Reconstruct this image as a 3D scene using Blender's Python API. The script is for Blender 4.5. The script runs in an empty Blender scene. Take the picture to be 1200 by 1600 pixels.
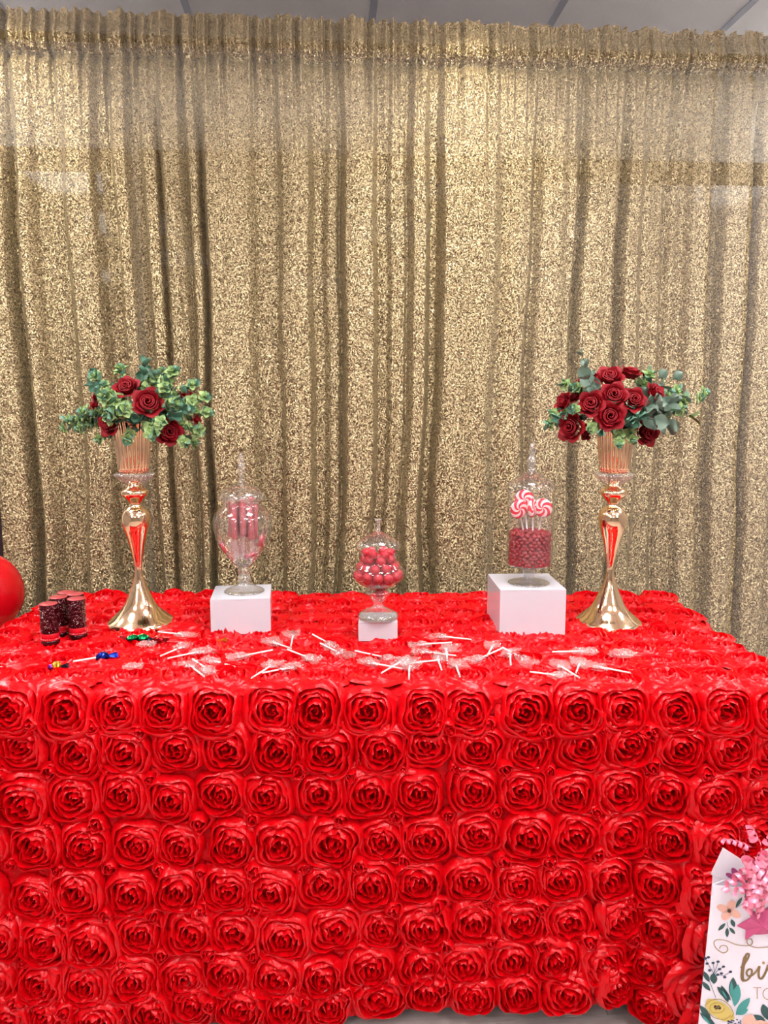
import bpy, math, random
import numpy as np
from mathutils import Vector, Matrix, Euler

# ------------------------------------------------------------------ camera, world, exposure
PI = math.pi
PITCH = math.radians(8.06)
CAM_H = 1.315
F = 1200.0
scene = bpy.context.scene
COL = scene.collection
cam_data = bpy.data.cameras.new('camera')
cam_data.sensor_fit = 'HORIZONTAL'
cam_data.sensor_width = 36.0
cam_data.lens = 36.0 * F / 1200.0
cam_data.clip_start = 0.02
cam = bpy.data.objects.new('camera', cam_data)
COL.objects.link(cam)
cam.location = (0, 0, CAM_H)
cam.rotation_euler = (PI / 2 - PITCH, 0, 0)
scene.camera = cam

world = bpy.data.worlds.new('world')
scene.world = world
world.use_nodes = True
world.node_tree.nodes['Background'].inputs[0].default_value = (0.9, 0.92, 1.0, 1)
world.node_tree.nodes['Background'].inputs[1].default_value = 0.35

scene.view_settings.view_transform = 'Standard'
scene.view_settings.look = 'None'
scene.view_settings.gamma = 1.0
scene.view_settings.use_curve_mapping = False
scene.view_settings.exposure = 0.0
scene.cycles.max_bounces = 7
scene.cycles.diffuse_bounces = 3
scene.cycles.glossy_bounces = 4
scene.cycles.transparent_max_bounces = 14
scene.cycles.adaptive_threshold = 0.06
scene.cycles.denoising_prefilter = 'FAST'
scene.cycles.caustics_reflective = False
scene.cycles.caustics_refractive = False

TROFFER = 23.0          # emission of the ceiling panels
SPOT_W = 12.0           # the downlights close to the curtain
ROOM_YAW = math.radians(4.0)

R = math.radians
rnd = random.Random(7)


# ------------------------------------------------------------------ helpers
def ray(px, py):
    x = (px - 600) / F
    y = (800 - py) / F
    c, s = math.cos(PITCH), math.sin(PITCH)
    return Vector((x, c + y * s, y * c - s))


def at(px, py, z):
    d = ray(px, py)
    t = (z - CAM_H) / d.z
    return Vector((d.x * t, d.y * t, z))


def at_y(px, py, Y):
    d = ray(px, py)
    t = Y / d.y
    return Vector((d.x * t, Y, CAM_H + d.z * t))


def room(s, t, z=0.0):
    c, n = math.cos(ROOM_YAW), math.sin(ROOM_YAW)
    return Vector((s * c - t * n, s * n + t * c, z))


class MB:
    def __init__(self):
        self.v = []
        self.f = []

    def add(self, verts, faces, M=None):
        b = len(self.v)
        if M is not None:
            verts = [M @ Vector(p) for p in verts]
        self.v.extend([tuple(p) for p in verts])
        self.f.extend([tuple(i + b for i in f) for f in faces])
        return self

    def grid(self, rows, close_u=False, M=None):
        n = len(rows)
        m = len(rows[0])
        verts = [p for r in rows for p in r]
        faces = []
        for i in range(n - 1):
            for j in range(m if close_u else m - 1):
                k = (j + 1) % m
                faces.append((i * m + j, i * m + k, (i + 1) * m + k, (i + 1) * m + j))
        return self.add(verts, faces, M)

    def lathe(self, prof, n=32, cap0=True, cap1=True, M=None, flute=None):
        rows = []
        for q, (r, z) in enumerate(prof):
            row = []
            for j in range(n):
                a = 2 * PI * j / n
                rr = r if flute is None else r * (1 + flute(q, a))
                row.append((rr * math.cos(a), rr * math.sin(a), z))
            rows.append(row)
        b = len(self.v)
        self.grid(rows, True, M)
        if cap0:
            self.f.append(tuple(b + j for j in reversed(range(n))))
        if cap1:
            o = b + (len(prof) - 1) * n
            self.f.append(tuple(o + j for j in range(n)))
        return self

    def tube(self, pts, rad, n=8, M=None):
        pts = [Vector(p) for p in pts]
        rows = []
        up = Vector((0, 0, 1))
        for i, p in enumerate(pts):
            d = (pts[min(i + 1, len(pts) - 1)] - pts[max(i - 1, 0)])
            d = d.normalized() if d.length > 1e-9 else Vector((0, 0, 1))
            a = up if abs(d.dot(up)) < 0.95 else Vector((1, 0, 0))
            u = d.cross(a).normalized()
            w = d.cross(u).normalized()
            r = rad(i / (len(pts) - 1)) if callable(rad) else rad
            rows.append([p + (u * math.cos(2 * PI * j / n) + w * math.sin(2 * PI * j / n)) * r for j in range(n)])
        b = len(self.v)
        self.grid(rows, True, M)
        self.f.append(tuple(b + j for j in range(n)))
        o = b + (len(pts) - 1) * n
        self.f.append(tuple(o + j for j in reversed(range(n))))
        return self

    def box(self, x0, x1, y0, y1, z0, z1, M=None):
        v = [(x0, y0, z0), (x1, y0, z0), (x1, y1, z0), (x0, y1, z0), (x0, y0, z1), (x1, y0, z1), (x1, y1, z1), (x0, y1, z1)]
        f = [(3, 2, 1, 0), (4, 5, 6, 7), (0, 1, 5, 4), (1, 2, 6, 5), (2, 3, 7, 6), (3, 0, 4, 7)]
        return self.add(v, f, M)

    def mesh(self, name, smooth=True, mat=None):
        me = bpy.data.meshes.new(name)
        me.from_pydata(self.v, [], self.f)
        me.update()
        if smooth:
            me.polygons.foreach_set('use_smooth', [True] * len(me.polygons))
        if mat is not None:
            me.materials.append(mat)
        return me

    def build(self, name, mat, parent=None, smooth=True, bevel=0.0, loc=None):
        o = link(name, self.mesh(name, smooth, mat), parent)
        if bevel:
            m = o.modifiers.new('bevel', 'BEVEL')
            m.width = bevel
            m.segments = 2
            m.limit_method = 'ANGLE'
        if loc is not None:
            o.location = loc
        return o


def link(name, data, parent=None, M=None):
    o = bpy.data.objects.new(name, data)
    COL.objects.link(o)
    if parent is not None:
        o.parent = parent
    if M is not None:
        o.matrix_basis = M
    return o


def tag(o, label=None, cat=None, group=None, kind=None):
    if label:
        o['label'] = label
    if cat:
        o['category'] = cat
    if group:
        o['group'] = group
    if kind:
        o['kind'] = kind
    return o


def thing(name, label, cat, loc=(0, 0, 0), rz=0.0, group=None):
    o = link(name, None)
    o.location = loc
    o.rotation_euler = (0, 0, rz)
    return tag(o, label, cat, group)


def frame(origin, normal, up=(0, 0, 1), spin=0.0, scale=1.0):
    """matrix whose local Z is normal and whose local Y is near up"""
    z = Vector(normal).normalized()
    u = Vector(up)
    if abs(z.dot(u)) > 0.98:
        u = Vector((0, 1, 0.01))
    x = u.cross(z).normalized()
    y = z.cross(x).normalized()
    M = Matrix((x, y, z)).transposed().to_4x4()
    M = M @ Matrix.Rotation(spin, 4, 'Z')
    if scale != 1.0:
        M = M @ (Matrix.Diagonal((scale, scale, scale, 1)) if not isinstance(scale, tuple) else Matrix.Diagonal(scale + (1,)))
    M.translation = Vector(origin)
    return M


def smooth01(a, b, x):
    t = min(1, max(0, (x - a) / (b - a)))
    return t * t * (3 - 2 * t)


def noise1(seed, octaves):
    """smooth aperiodic noise of one variable from a few sines"""
    g = random.Random(seed)
    ks = [(f * g.uniform(0.8, 1.25), g.uniform(0, 2 * PI), a) for f, a in octaves]
    return lambda x: sum(a * math.sin(f * x + p) for f, p, a in ks)


# ------------------------------------------------------------------ materials
def mat(name, color=(0.8, 0.8, 0.8), rough=0.5, metal=0.0, **kw):
    m = bpy.data.materials.new(name)
    m.use_nodes = True
    b = m.node_tree.nodes['Principled BSDF']
    b.inputs['Base Color'].default_value = (*color, 1)
    b.inputs['Roughness'].default_value = rough
    b.inputs['Metallic'].default_value = metal
    for k, v in kw.items():
        b.inputs[k.replace('_', ' ')].default_value = v
    return m


def nd(m, kind, **props):
    n = m.node_tree.nodes.new(kind)
    for k, v in props.items():
        setattr(n, k, v)
    return n


def ln(m, a, b):
    m.node_tree.links.new(a, b)


def bsdf(m):
    return m.node_tree.nodes['Principled BSDF']


def add_noise_color(m, c1, c2, scale=8.0, detail=4.0, coord='Object', stretch=(1, 1, 1)):
    tc = nd(m, 'ShaderNodeTexCoord')
    mp = nd(m, 'ShaderNodeMapping')
    mp.inputs['Scale'].default_value = stretch
    nz = nd(m, 'ShaderNodeTexNoise')
    nz.inputs['Scale'].default_value = scale
    nz.inputs['Detail'].default_value = detail
    mx = nd(m, 'ShaderNodeMix', data_type='RGBA')
    mx.inputs[6].default_value = (*c1, 1)
    mx.inputs[7].default_value = (*c2, 1)
    ln(m, tc.outputs[coord], mp.inputs['Vector'])
    ln(m, mp.outputs[0], nz.inputs['Vector'])
    ln(m, nz.outputs['Fac'], mx.inputs[0])
    ln(m, mx.outputs[2], bsdf(m).inputs['Base Color'])
    return nz


def add_bump(m, scale=60.0, strength=0.3, dist=0.002, kind='ShaderNodeTexNoise'):
    tc = nd(m, 'ShaderNodeTexCoord')
    nz = nd(m, kind)
    nz.inputs['Scale'].default_value = scale
    bp = nd(m, 'ShaderNodeBump')
    bp.inputs['Strength'].default_value = strength
    bp.inputs['Distance'].default_value = dist
    ln(m, tc.outputs['Object'], nz.inputs['Vector'])
    ln(m, nz.outputs[0], bp.inputs['Height'])
    ln(m, bp.outputs[0], bsdf(m).inputs['Normal'])


def glitter_mat(name, dark, light, cell=380.0, tilt=1.5, rough=0.38, metal=0.8, see_through=0.0, skew=1.0):
    m = mat(name, light, rough, metal)
    b = bsdf(m)
    tc = nd(m, 'ShaderNodeTexCoord')
    vo = nd(m, 'ShaderNodeTexVoronoi')
    vo.inputs['Scale'].default_value = cell
    ln(m, tc.outputs['Object'], vo.inputs['Vector'])
    sep = nd(m, 'ShaderNodeSeparateColor')
    ln(m, vo.outputs['Color'], sep.inputs[0])
    mx = nd(m, 'ShaderNodeMix', data_type='RGBA')
    mx.inputs[6].default_value = (*dark, 1)
    mx.inputs[7].default_value = (*light, 1)
    po = nd(m, 'ShaderNodeMath', operation='POWER')
    po.inputs[1].default_value = skew
    ln(m, sep.outputs[2], po.inputs[0])
    ln(m, po.outputs[0], mx.inputs[0])
    ln(m, mx.outputs[2], b.inputs['Base Color'])
    geo = nd(m, 'ShaderNodeNewGeometry')
    sub = nd(m, 'ShaderNodeVectorMath', operation='SUBTRACT')
    sub.inputs[1].default_value = (0.5, 0.5, 0.5)
    ln(m, vo.outputs['Color'], sub.inputs[0])
    sc = nd(m, 'ShaderNodeVectorMath', operation='SCALE')
    sc.inputs['Scale'].default_value = tilt
    ln(m, sub.outputs[0], sc.inputs[0])
    ad = nd(m, 'ShaderNodeVectorMath', operation='ADD')
    ln(m, geo.outputs['Normal'], ad.inputs[0])
    ln(m, sc.outputs[0], ad.inputs[1])
    no = nd(m, 'ShaderNodeVectorMath', operation='NORMALIZE')
    ln(m, ad.outputs[0], no.inputs[0])
    ln(m, no.outputs[0], b.inputs['Normal'])
    if see_through > 0:
        out = m.node_tree.nodes['Material Output']
        tr = nd(m, 'ShaderNodeBsdfTransparent')
        mixs = nd(m, 'ShaderNodeMixShader')
        mixs.inputs[0].default_value = see_through
        ln(m, b.outputs[0], mixs.inputs[1])
        ln(m, tr.outputs[0], mixs.inputs[2])
        ln(m, mixs.outputs[0], out.inputs['Surface'])
    return m


def thin_glass(name, tint=(1, 1, 1), ior=1.5, rough=0.02, haze=0.0, haze_color=(1, 1, 1), bump=0.0, bscale=80.0, edge=0.75, power=4.0):
    """a thin clear sheet: see-through with a Fresnel reflection and some haze"""
    m = bpy.data.materials.new(name)
    m.use_nodes = True
    nt = m.node_tree
    nt.nodes.remove(nt.nodes['Principled BSDF'])
    out = nt.nodes['Material Output']
    tr = nd(m, 'ShaderNodeBsdfTransparent')
    tr.inputs[0].default_value = (*tint, 1)
    gl = nd(m, 'ShaderNodeBsdfGlossy')
    gl.inputs['Roughness'].default_value = rough
    fr = nd(m, 'ShaderNodeLayerWeight')
    fr.inputs['Blend'].default_value = 0.5
    pw_n = nd(m, 'ShaderNodeMath', operation='POWER')
    pw_n.inputs[1].default_value = power
    ln(m, fr.outputs['Facing'], pw_n.inputs[0])
    f0 = ((ior - 1) / (ior + 1)) ** 2 * 1.4
    ma = nd(m, 'ShaderNodeMath', operation='MULTIPLY_ADD')
    ma.inputs[1].default_value = edge
    ma.inputs[2].default_value = f0
    ln(m, pw_n.outputs[0], ma.inputs[0])
    mx = nd(m, 'ShaderNodeMixShader')
    ln(m, ma.outputs[0], mx.inputs[0])
    ln(m, gl.outputs[0], mx.inputs[2])
    if haze > 0:
        df = nd(m, 'ShaderNodeBsdfDiffuse')
        df.inputs[0].default_value = (*haze_color, 1)
        m2 = nd(m, 'ShaderNodeMixShader')
        m2.inputs[0].default_value = haze
        ln(m, tr.outputs[0], m2.inputs[1])
        ln(m, df.outputs[0], m2.inputs[2])
        ln(m, m2.outputs[0], mx.inputs[1])
    else:
        ln(m, tr.outputs[0], mx.inputs[1])
    if bump > 0:
        tc = nd(m, 'ShaderNodeTexCoord')
        nz = nd(m, 'ShaderNodeTexNoise')
        nz.inputs['Scale'].default_value = bscale
        bp = nd(m, 'ShaderNodeBump')
        bp.inputs['Strength'].default_value = bump
        bp.inputs['Distance'].default_value = 0.004
        ln(m, tc.outputs['Object'], nz.inputs['Vector'])
        ln(m, nz.outputs[0], bp.inputs['Height'])
        ln(m, bp.outputs[0], gl.inputs['Normal'])
        ln(m, bp.outputs[0], fr.inputs['Normal'])
    ln(m, mx.outputs[0], out.inputs['Surface'])
    return m


M = {}
M['curtain'] = glitter_mat('gold_glitter_cloth', (0.125, 0.083, 0.034), (0.68, 0.54, 0.31), 420.0, 1.25, 0.36, 0.5, 0.16, 1.4)  # flake tones vary, with extra contrast painting sparkle into the colour
M['satin'] = mat('red_satin', (0.61, 0.0012, 0.005), 0.24, 0.0, Specular_IOR_Level=0.40, Specular_Tint=(1, 0.62, 0.64, 1))
add_bump(M['satin'], 70.0, 0.35, 0.004)
M['net'] = mat('red_net', (0.55, 0.0012, 0.005), 0.40, 0.0, Specular_IOR_Level=0.12)
add_bump(M['net'], 55.0, 0.8, 0.012)
M['gold'] = mat('gold_metal', (0.93, 0.66, 0.42), 0.09, 1.0)
M['gold_pink'] = mat('rose_gold_metal', (0.90, 0.60, 0.38), 0.07, 1.0)
M['crystal'] = thin_glass('crystal', (0.97, 0.93, 0.92), 1.7, 0.03, 0.16, (0.95, 0.85, 0.85), 0.9, 160.0)
M['glass'] = thin_glass('jar_glass', (0.985, 0.975, 0.975), 1.5, 0.01, 0.025, (1, .95, .95), edge=0.9, power=2.6)
M['thick_glass'] = thin_glass('stem_glass', (0.97, 0.96, 0.96), 1.6, 0.02, 0.07, (1, .97, .97), edge=0.9, power=2.6)
M['white'] = mat('white_acrylic', (0.62, 0.61, 0.68), 0.12)
M['rose'] = mat('rose_velvet', (0.23, 0.0012, 0.007), 0.55, 0.0, Specular_IOR_Level=0.25)
M['leaf_dark'] = mat('leaf_blue_green', (0.055, 0.15, 0.105), 0.55)
add_noise_color(M['leaf_dark'], (0.035, 0.13, 0.08), (0.17, 0.33, 0.23), 30.0)
M['leaf_light'] = mat('leaf_yellow_green', (0.32, 0.48, 0.16), 0.5)
add_noise_color(M['leaf_light'], (0.20, 0.40, 0.14), (0.62, 0.74, 0.34), 40.0)
M['leaf_gray'] = mat('leaf_grey_green', (0.14, 0.22, 0.17), 0.5)
add_noise_color(M['leaf_gray'], (0.07, 0.13, 0.10), (0.26, 0.35, 0.27), 24.0)
M['leaf_olive'] = mat('leaf_olive', (0.10, 0.13, 0.035), 0.5)
M['stem'] = mat('plant_stem', (0.10, 0.17, 0.07), 0.6)
M['balloon'] = mat('balloon_red', (0.62, 0.004, 0.012), 0.18)
M['tan'] = mat('tan_board', (0.40, 0.25, 0.12), 0.6)
add_noise_color(M['tan'], (0.34, 0.21, 0.10), (0.46, 0.30, 0.16), 6.0, stretch=(1, 8, 1))
M['pole'] = mat('grey_pole', (0.10, 0.10, 0.11), 0.35, 0.7)
M['tube'] = glitter_mat('dark_red_glitter', (0.02, 0.001, 0.003), (0.10, 0.003, 0.01), 500.0, 1.6, 0.25, 0.5)
M['tube_top'] = mat('dusty_red_cap', (0.42, 0.055, 0.06), 0.35)
M['tube_band'] = mat('bright_red_band', (0.55, 0.005, 0.015), 0.2)
M['tube_base'] = mat('black_red_base', (0.03, 0.002, 0.004), 0.2)
M['stone'] = mat('pink_rhinestone', (0.9, 0.35, 0.40), 0.1, 0.3)
M['speck'] = mat('silver_speck', (0.9, 0.78, 0.75), 0.2, 0.6)
M['stick'] = mat('white_paper_stick', (0.88, 0.86, 0.85), 0.5)
M['wrap'] = thin_glass('cellophane', (1, 0.98, 0.98), 1.6, 0.10, 0.11, (1, 0.86, 0.88), 0.9, 130.0)
M['clear_candy'] = thin_glass('clear_candy', (1.0, 0.72, 0.72), 1.5, 0.05, 0.22, (0.95, 0.55, 0.58))
M['red_candy'] = mat('red_coated_candy', (0.27, 0.005, 0.014), 0.28)
M['gum'] = mat('red_sugar_candy', (0.50, 0.010, 0.028), 0.40)
add_bump(M['gum'], 300.0, 0.5, 0.001)
M['stick_candy'] = mat('red_candy_stick', (0.52, 0.022, 0.045), 0.3)
M['blue_foil'] = mat('blue_foil', (0.01, 0.03, 0.35), 0.18, 0.9)
M['green_foil'] = mat('green_foil', (0.005, 0.22, 0.07), 0.15, 0.9)
M['red_foil'] = mat('red_foil', (0.35, 0.01, 0.015), 0.18, 0.9)
M['gold_foil'] = mat('gold_foil', (0.75, 0.42, 0.05), 0.2, 0.9)
M['purple_foil'] = mat('purple_foil', (0.16, 0.01, 0.25), 0.2, 0.9)
M['dark_foil'] = mat('dark_foil', (0.02, 0.004, 0.02), 0.25, 0.6)
M['paper'] = mat('white_gift_paper', (0.80, 0.76, 0.84), 0.35)
M['paper_in'] = mat('grey_paper_inside', (0.42, 0.40, 0.40), 0.6)
M['p_peach'] = mat('print_peach', (0.78, 0.45, 0.36), 0.4)
M['p_navy'] = mat('print_navy', (0.025, 0.04, 0.10), 0.4)
M['p_green'] = mat('print_dark_green', (0.02, 0.075, 0.075), 0.4)
M['p_teal'] = mat('print_teal', (0.05, 0.30, 0.28), 0.4)
M['p_yellow'] = mat('print_yellow', (0.62, 0.48, 0.13), 0.4)
M['p_yellow_d'] = mat('print_ochre', (0.42, 0.28, 0.05), 0.4)
M['p_brown'] = mat('print_brown', (0.07, 0.03, 0.02), 0.4)
M['p_gold'] = mat('print_gold', (0.40, 0.27, 0.13), 0.35, 0.3)
M['p_magenta'] = mat('print_magenta', (0.38, 0.06, 0.20), 0.4)
M['tag_pink'] = mat('pink_tissue', (0.58, 0.08, 0.22), 0.4)
M['ribbon'] = mat('pink_curl_ribbon', (0.92, 0.28, 0.42), 0.22, 0.0, Specular_IOR_Level=0.8)
M['tile'] = mat('ceiling_tile_white', (0.82, 0.82, 0.82), 0.9)
add_noise_color(M['tile'], (0.84, 0.86, 0.88), (0.95, 0.96, 0.97), 120.0)
M['tbar'] = mat('ceiling_bar', (0.42, 0.45, 0.52), 0.5)
M['wall'] = mat('wall_paint', (0.88, 0.88, 0.88), 0.8)
M['wall_side'] = mat('wall_paint_taupe', (0.30, 0.275, 0.26), 0.8)
M['frame'] = mat('window_frame_bronze', (0.12, 0.09, 0.06), 0.4, 0.3)
M['pane_dark'] = mat('dark_window_pane', (0.10, 0.09, 0.06), 0.05)
M['pane_light'] = mat('pale_window_pane', (0.62, 0.58, 0.58), 0.08)
M['lamp_metal'] = mat('lamp_white_metal', (0.8, 0.8, 0.8), 0.4)


def emit(name, color, strength):
    m = mat(name, (0.9, 0.9, 0.9), 0.5)
    bsdf(m).inputs['Emission Color'].default_value = (*color, 1)
    bsdf(m).inputs['Emission Strength'].default_value = strength
    return m


M['diffuser'] = emit('panel_diffuser', (1.0, 0.97, 0.94), TROFFER)
M['bulb'] = emit('downlight_bulb', (1.0, 0.88, 0.66), 25.0)


def wood_floor_mat():
    m = mat('grey_wood_plank', (0.30, 0.24, 0.22), 0.42)
    add_noise_color(m, (0.40, 0.325, 0.315), (0.66, 0.57, 0.55), 9.0, 6.0, 'Object', (0.6, 9, 1))
    return m


M['plank'] = wood_floor_mat()
M['subfloor'] = mat('floor_joint', (0.07, 0.055, 0.05), 0.8)

# ------------------------------------------------------------------ the setting
CEIL = 2.60
S0, S1, T0, T1 = -3.2, 3.4, -4.2, 3.10


def struct(name, mb, m, smooth=False):
    o = mb.build(name, m, None, smooth)
    o.rotation_euler = (0, 0, ROOM_YAW)
    o['kind'] = 'structure'
    return o


floor = struct('floor', MB().box(S0, S1, T0, T1, -0.06, -0.004), M['subfloor'])
pl, pw = 1.20, 0.18
plank_me = MB().box(0.001, pl - 0.001, 0.001, pw - 0.001, -0.012, 0.0).mesh('plank', False, M['plank'])
t = 0.2
row = 0
while t < 2.4:
    s = -2.4 - (row * 0.43) % pl
    while s < 2.6:
        o = link('plank', plank_me, floor)
        o.location = (s, t, 0.0)
        s += pl
    t += pw
    row += 1
rest = MB()
for (a0, a1, b0, b1) in ((S0, S1, T0, 0.2), (S0, S1, t, T1)):
    bb = b0
    while bb < b1:
        rest.box(a0, a1, bb + 0.001, min(bb + pw, b1) - 0.001, -0.012, 0.0)
        bb += pw
o = rest.build('plank_rows', M['plank'], floor, False)
o['kind'] = 'stuff'

ceiling = struct('ceiling', MB().box(S0, S1, T0, T1, CEIL + 0.012, CEIL + 0.06), M['tile'])
TW = 0.61
tile_me = MB().box(0.010, TW - 0.010, 0.010, TW - 0.010, CEIL - 0.0, CEIL + 0.012).mesh('ceiling_tile', False, M['tile'])
sa = 0.155 - 5 * TW
ta = 3.06 - 11 * TW
PANELS = [(2, 8), (5, 8), (8, 8), (2, 6), (5, 6), (7, 6), (1, 2), (4, 2), (8, 2), (2, 4), (7, 4), (1, 10), (8, 10)]  # third row and unseen back row are added to brighten cloth front and ceiling
for i in range(10):
    for j in range(11):
        if (i, j) in PANELS:
            continue
        o = link('ceiling_tile', tile_me, ceiling)
        o.location = (sa + i * TW, ta + j * TW, 0)
for i in range(11):
    MB().box(sa + i * TW - 0.012, sa + i * TW + 0.012, T0, T1, CEIL - 0.005, CEIL + 0.01).build('ceiling_bar', M['tbar'], ceiling, False)
for j in range(12):
    MB().box(S0, S1, ta + j * TW - 0.012, ta + j * TW + 0.012, CEIL - 0.0045, CEIL + 0.01).build('ceiling_bar', M['tbar'], ceiling, False)

struct('wall_left', MB().box(S0 - 0.1, S0, T0, T1, 0, CEIL), M['wall_side'])
struct('wall_right', MB().box(S1, S1 + 0.1, T0, T1, 0, CEIL), M['wall_side'])
struct('wall_front', MB().box(S0, S1, T0 - 0.1, T0, 0, CEIL), M['wall_side'])
struct('wall_back', MB().box(S0, S1, T1, T1 + 0.1, 0, CEIL), M['wall'])
# shop windows behind the curtain
for n, (a, b, pm) in enumerate(((-2.0, -0.75, 'pane_dark'), (-0.70, 0.62, 'pane_dark'), (0.68, 2.3, 'pane_light'))):
    w = MB()
    w.box(a, b, T1 - 0.03, T1 - 0.01, 2.17, 2.25)
    w.box(a, b, T1 - 0.03, T1 - 0.01, 0.10, 0.18)
    w.box(a, a + 0.06, T1 - 0.03, T1 - 0.01, 0.18, 2.17)
    w.box(b - 0.06, b, T1 - 0.03, T1 - 0.01, 0.18, 2.17)
    wo = struct('window_%d' % (n + 1), w, M['frame'])
    MB().box(a + 0.06, b - 0.06, T1 - 0.02, T1 - 0.012, 0.18, 2.17).build('pane', M[pm], wo, False)

# ceiling lights: panels set into the tile grid, and two small downlights over the curtain
for k, (i, j) in enumerate(PANELS):
    side = 'left' if i < 5 else 'right'
    root = thing('ceiling_light', 'white ceiling light panel, %s column, %s row from the curtain' % (
        {1: 'far left', 2: 'left', 4: 'middle', 5: 'middle', 7: 'right', 8: 'far right'}[i], {10: 'added unseen back', 8: 'first', 6: 'second', 4: 'added third', 2: 'fourth'}[j]), 'ceiling light',
        room(sa + (i + .5) * TW, ta + (j + .5) * TW, CEIL - 0.004), ROOM_YAW, 'ceiling light panels')
    h = TW / 2 - 0.012
    MB().box(-h + 0.02, h - 0.02, -h + 0.02, h - 0.02, -0.045, 0.010).build('diffuser', M['diffuser'], root, False)
    fr = MB()
    for (x0, x1, y0, y1) in ((-h, h, -h, -h + 0.02), (-h, h, h - 0.02, h), (-h, -h + 0.02, -h + 0.02, h - 0.02), (h - 0.02, h, -h + 0.02, h - 0.02)):
        fr.box(x0, x1, y0, y1, -0.004, 0.012)
    fr.build('light_frame', M['lamp_metal'], root, False)


def downlight(s, t, aim, label, power):
    root = thing('downlight', label, 'downlight', room(s, t, CEIL - 0.005), 0, 'downlights over the curtain')
    MB().lathe([(0.030, 0.0), (0.045, -0.012), (0.048, -0.004), (0.048, 0.004)], 28, False, False).build('trim_ring', M['lamp_metal'], root)
    MB().lathe([(0.001, -0.001), (0.030, -0.002)], 24, False, False).build('bulb', M['bulb'], root)
    ld = bpy.data.lights.new('spot', 'SPOT')
    ld.energy = power
    ld.color = (1.0, 0.90, 0.66)
    ld.spot_size = R(75)
    ld.spot_blend = 0.9
    ld.shadow_soft_size = 0.03
    lo = link('spot_lamp', ld, root)
    lo.location = (0, 0, -0.02)
    d = Vector(aim) - (root.location + Vector((0, 0, -0.02)))
    lo.rotation_euler = d.to_track_quat('-Z', 'Y').to_euler()


CT = 2.446      # depth of the curtain in room coordinates
downlight(-0.86, 2.18, room(-0.90, CT, 1.9), 'small round downlight above the left end of the curtain', SPOT_W)
downlight(0.42, 2.18, room(0.42, CT, 1.9), 'small round downlight above the middle of the curtain', SPOT_W)

# ------------------------------------------------------------------ the glitter curtain
KEYS = [(-80, .5), (-45, .85), (-20, .9), (10, .9), (30, .75), (41, .0), (48, .55), (55, .85), (66, .7), (80, .25), (105, .32), (120, .35),
        (130, .8), (150, .9), (165, .75), (175, .2), (195, .15), (202, .8), (218, .8), (226, .2), (238, .25), (244, .6), (260, .55), (266, .15),
        (272, .8), (285, .9), (297, .7), (304, .25), (310, .55), (320, .6), (327, .0), (334, .75), (360, .9), (395, .8), (408, .4), (430, .3),
        (441, .3), (448, .8), (468, 1.), (488, .85), (496, .2), (510, .15), (520, .4), (533, .4), (538, .1), (546, .8), (565, .95), (588, .8),
        (596, .2), (610, .2), (618, .5), (636, .5), (641, .25), (650, .85), (668, .85), (677, .15), (688, .15), (697, .85), (730, 1.), (775, .8),
        (788, .45), (800, .6), (830, .6), (838, .3), (848, .75), (875, .85), (900, .7), (909, .0), (918, .7), (945, .85), (965, .65), (974, .0),
        (984, .75), (1003, .7), (1012, .3), (1040, .35), (1048, .05), (1056, .35), (1072, .35), (1080, .85), (1104, .85), (1112, .2), (1125, .2),
        (1132, .75), (1168, .8), (1175, .1), (1184, .75), (1215, .85), (1230, .2), (1250, .3), (1260, .8), (1300, .8), (1308, .1), (1330, .2),
        (1340, .8), (1375, .9), (1385, .2), (1410, .3), (1420, .8), (1460, .8), (1480, .2), (1520, .7), (1560, .2), (1600, .8)]
c4, n4 = math.cos(ROOM_YAW), math.sin(ROOM_YAW)


def px_to_s(px, py=480):
    d = ray(px, py)
    tt = -d.x * n4 + d.y * c4
    k = CT / tt
    return (d.x * c4 + d.y * n4) * k


ks = np.array([px_to_s(k) for k, _ in KEYS])
kd = np.array([d for _, d in KEYS])
SL, SR = px_to_s(12, 850), 1.75
NS, NZ = 1050, 96
ss = np.linspace(SL, SR, NS)
TOPZ = 2.435
nsh = noise1(3, [(3.1, 1), (7.3, .6), (13, .3)])
ngather = noise1(5, [(190, 1), (131, .9), (260, .6), (83, .7)])
ntop = noise1(9, [(150, 1), (230, .7), (70, .8)])
nfine = noise1(12, [(60, 1), (97, .8), (41, .7)])
rows = []
zs = list(np.linspace(0, 0.14, 18)) + list(np.linspace(0.15, 0.5, 22)) + list(np.linspace(0.52, 2.40, NZ - 40))
fine_s = np.array([nfine(x) for x in ss])
gath_s = np.array([ngather(x) for x in ss]) / 2.2
top_s = np.array([ntop(x) for x in ss]) / 2.0
dens = np.linspace(SL - 0.2, SR + 0.2, 4000)
draw = np.interp(dens, ks, kd)
kern = np.hanning(17)
kern /= kern.sum()
draw = np.convolve(np.pad(draw, 8, mode='edge'), kern, 'valid')
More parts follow.
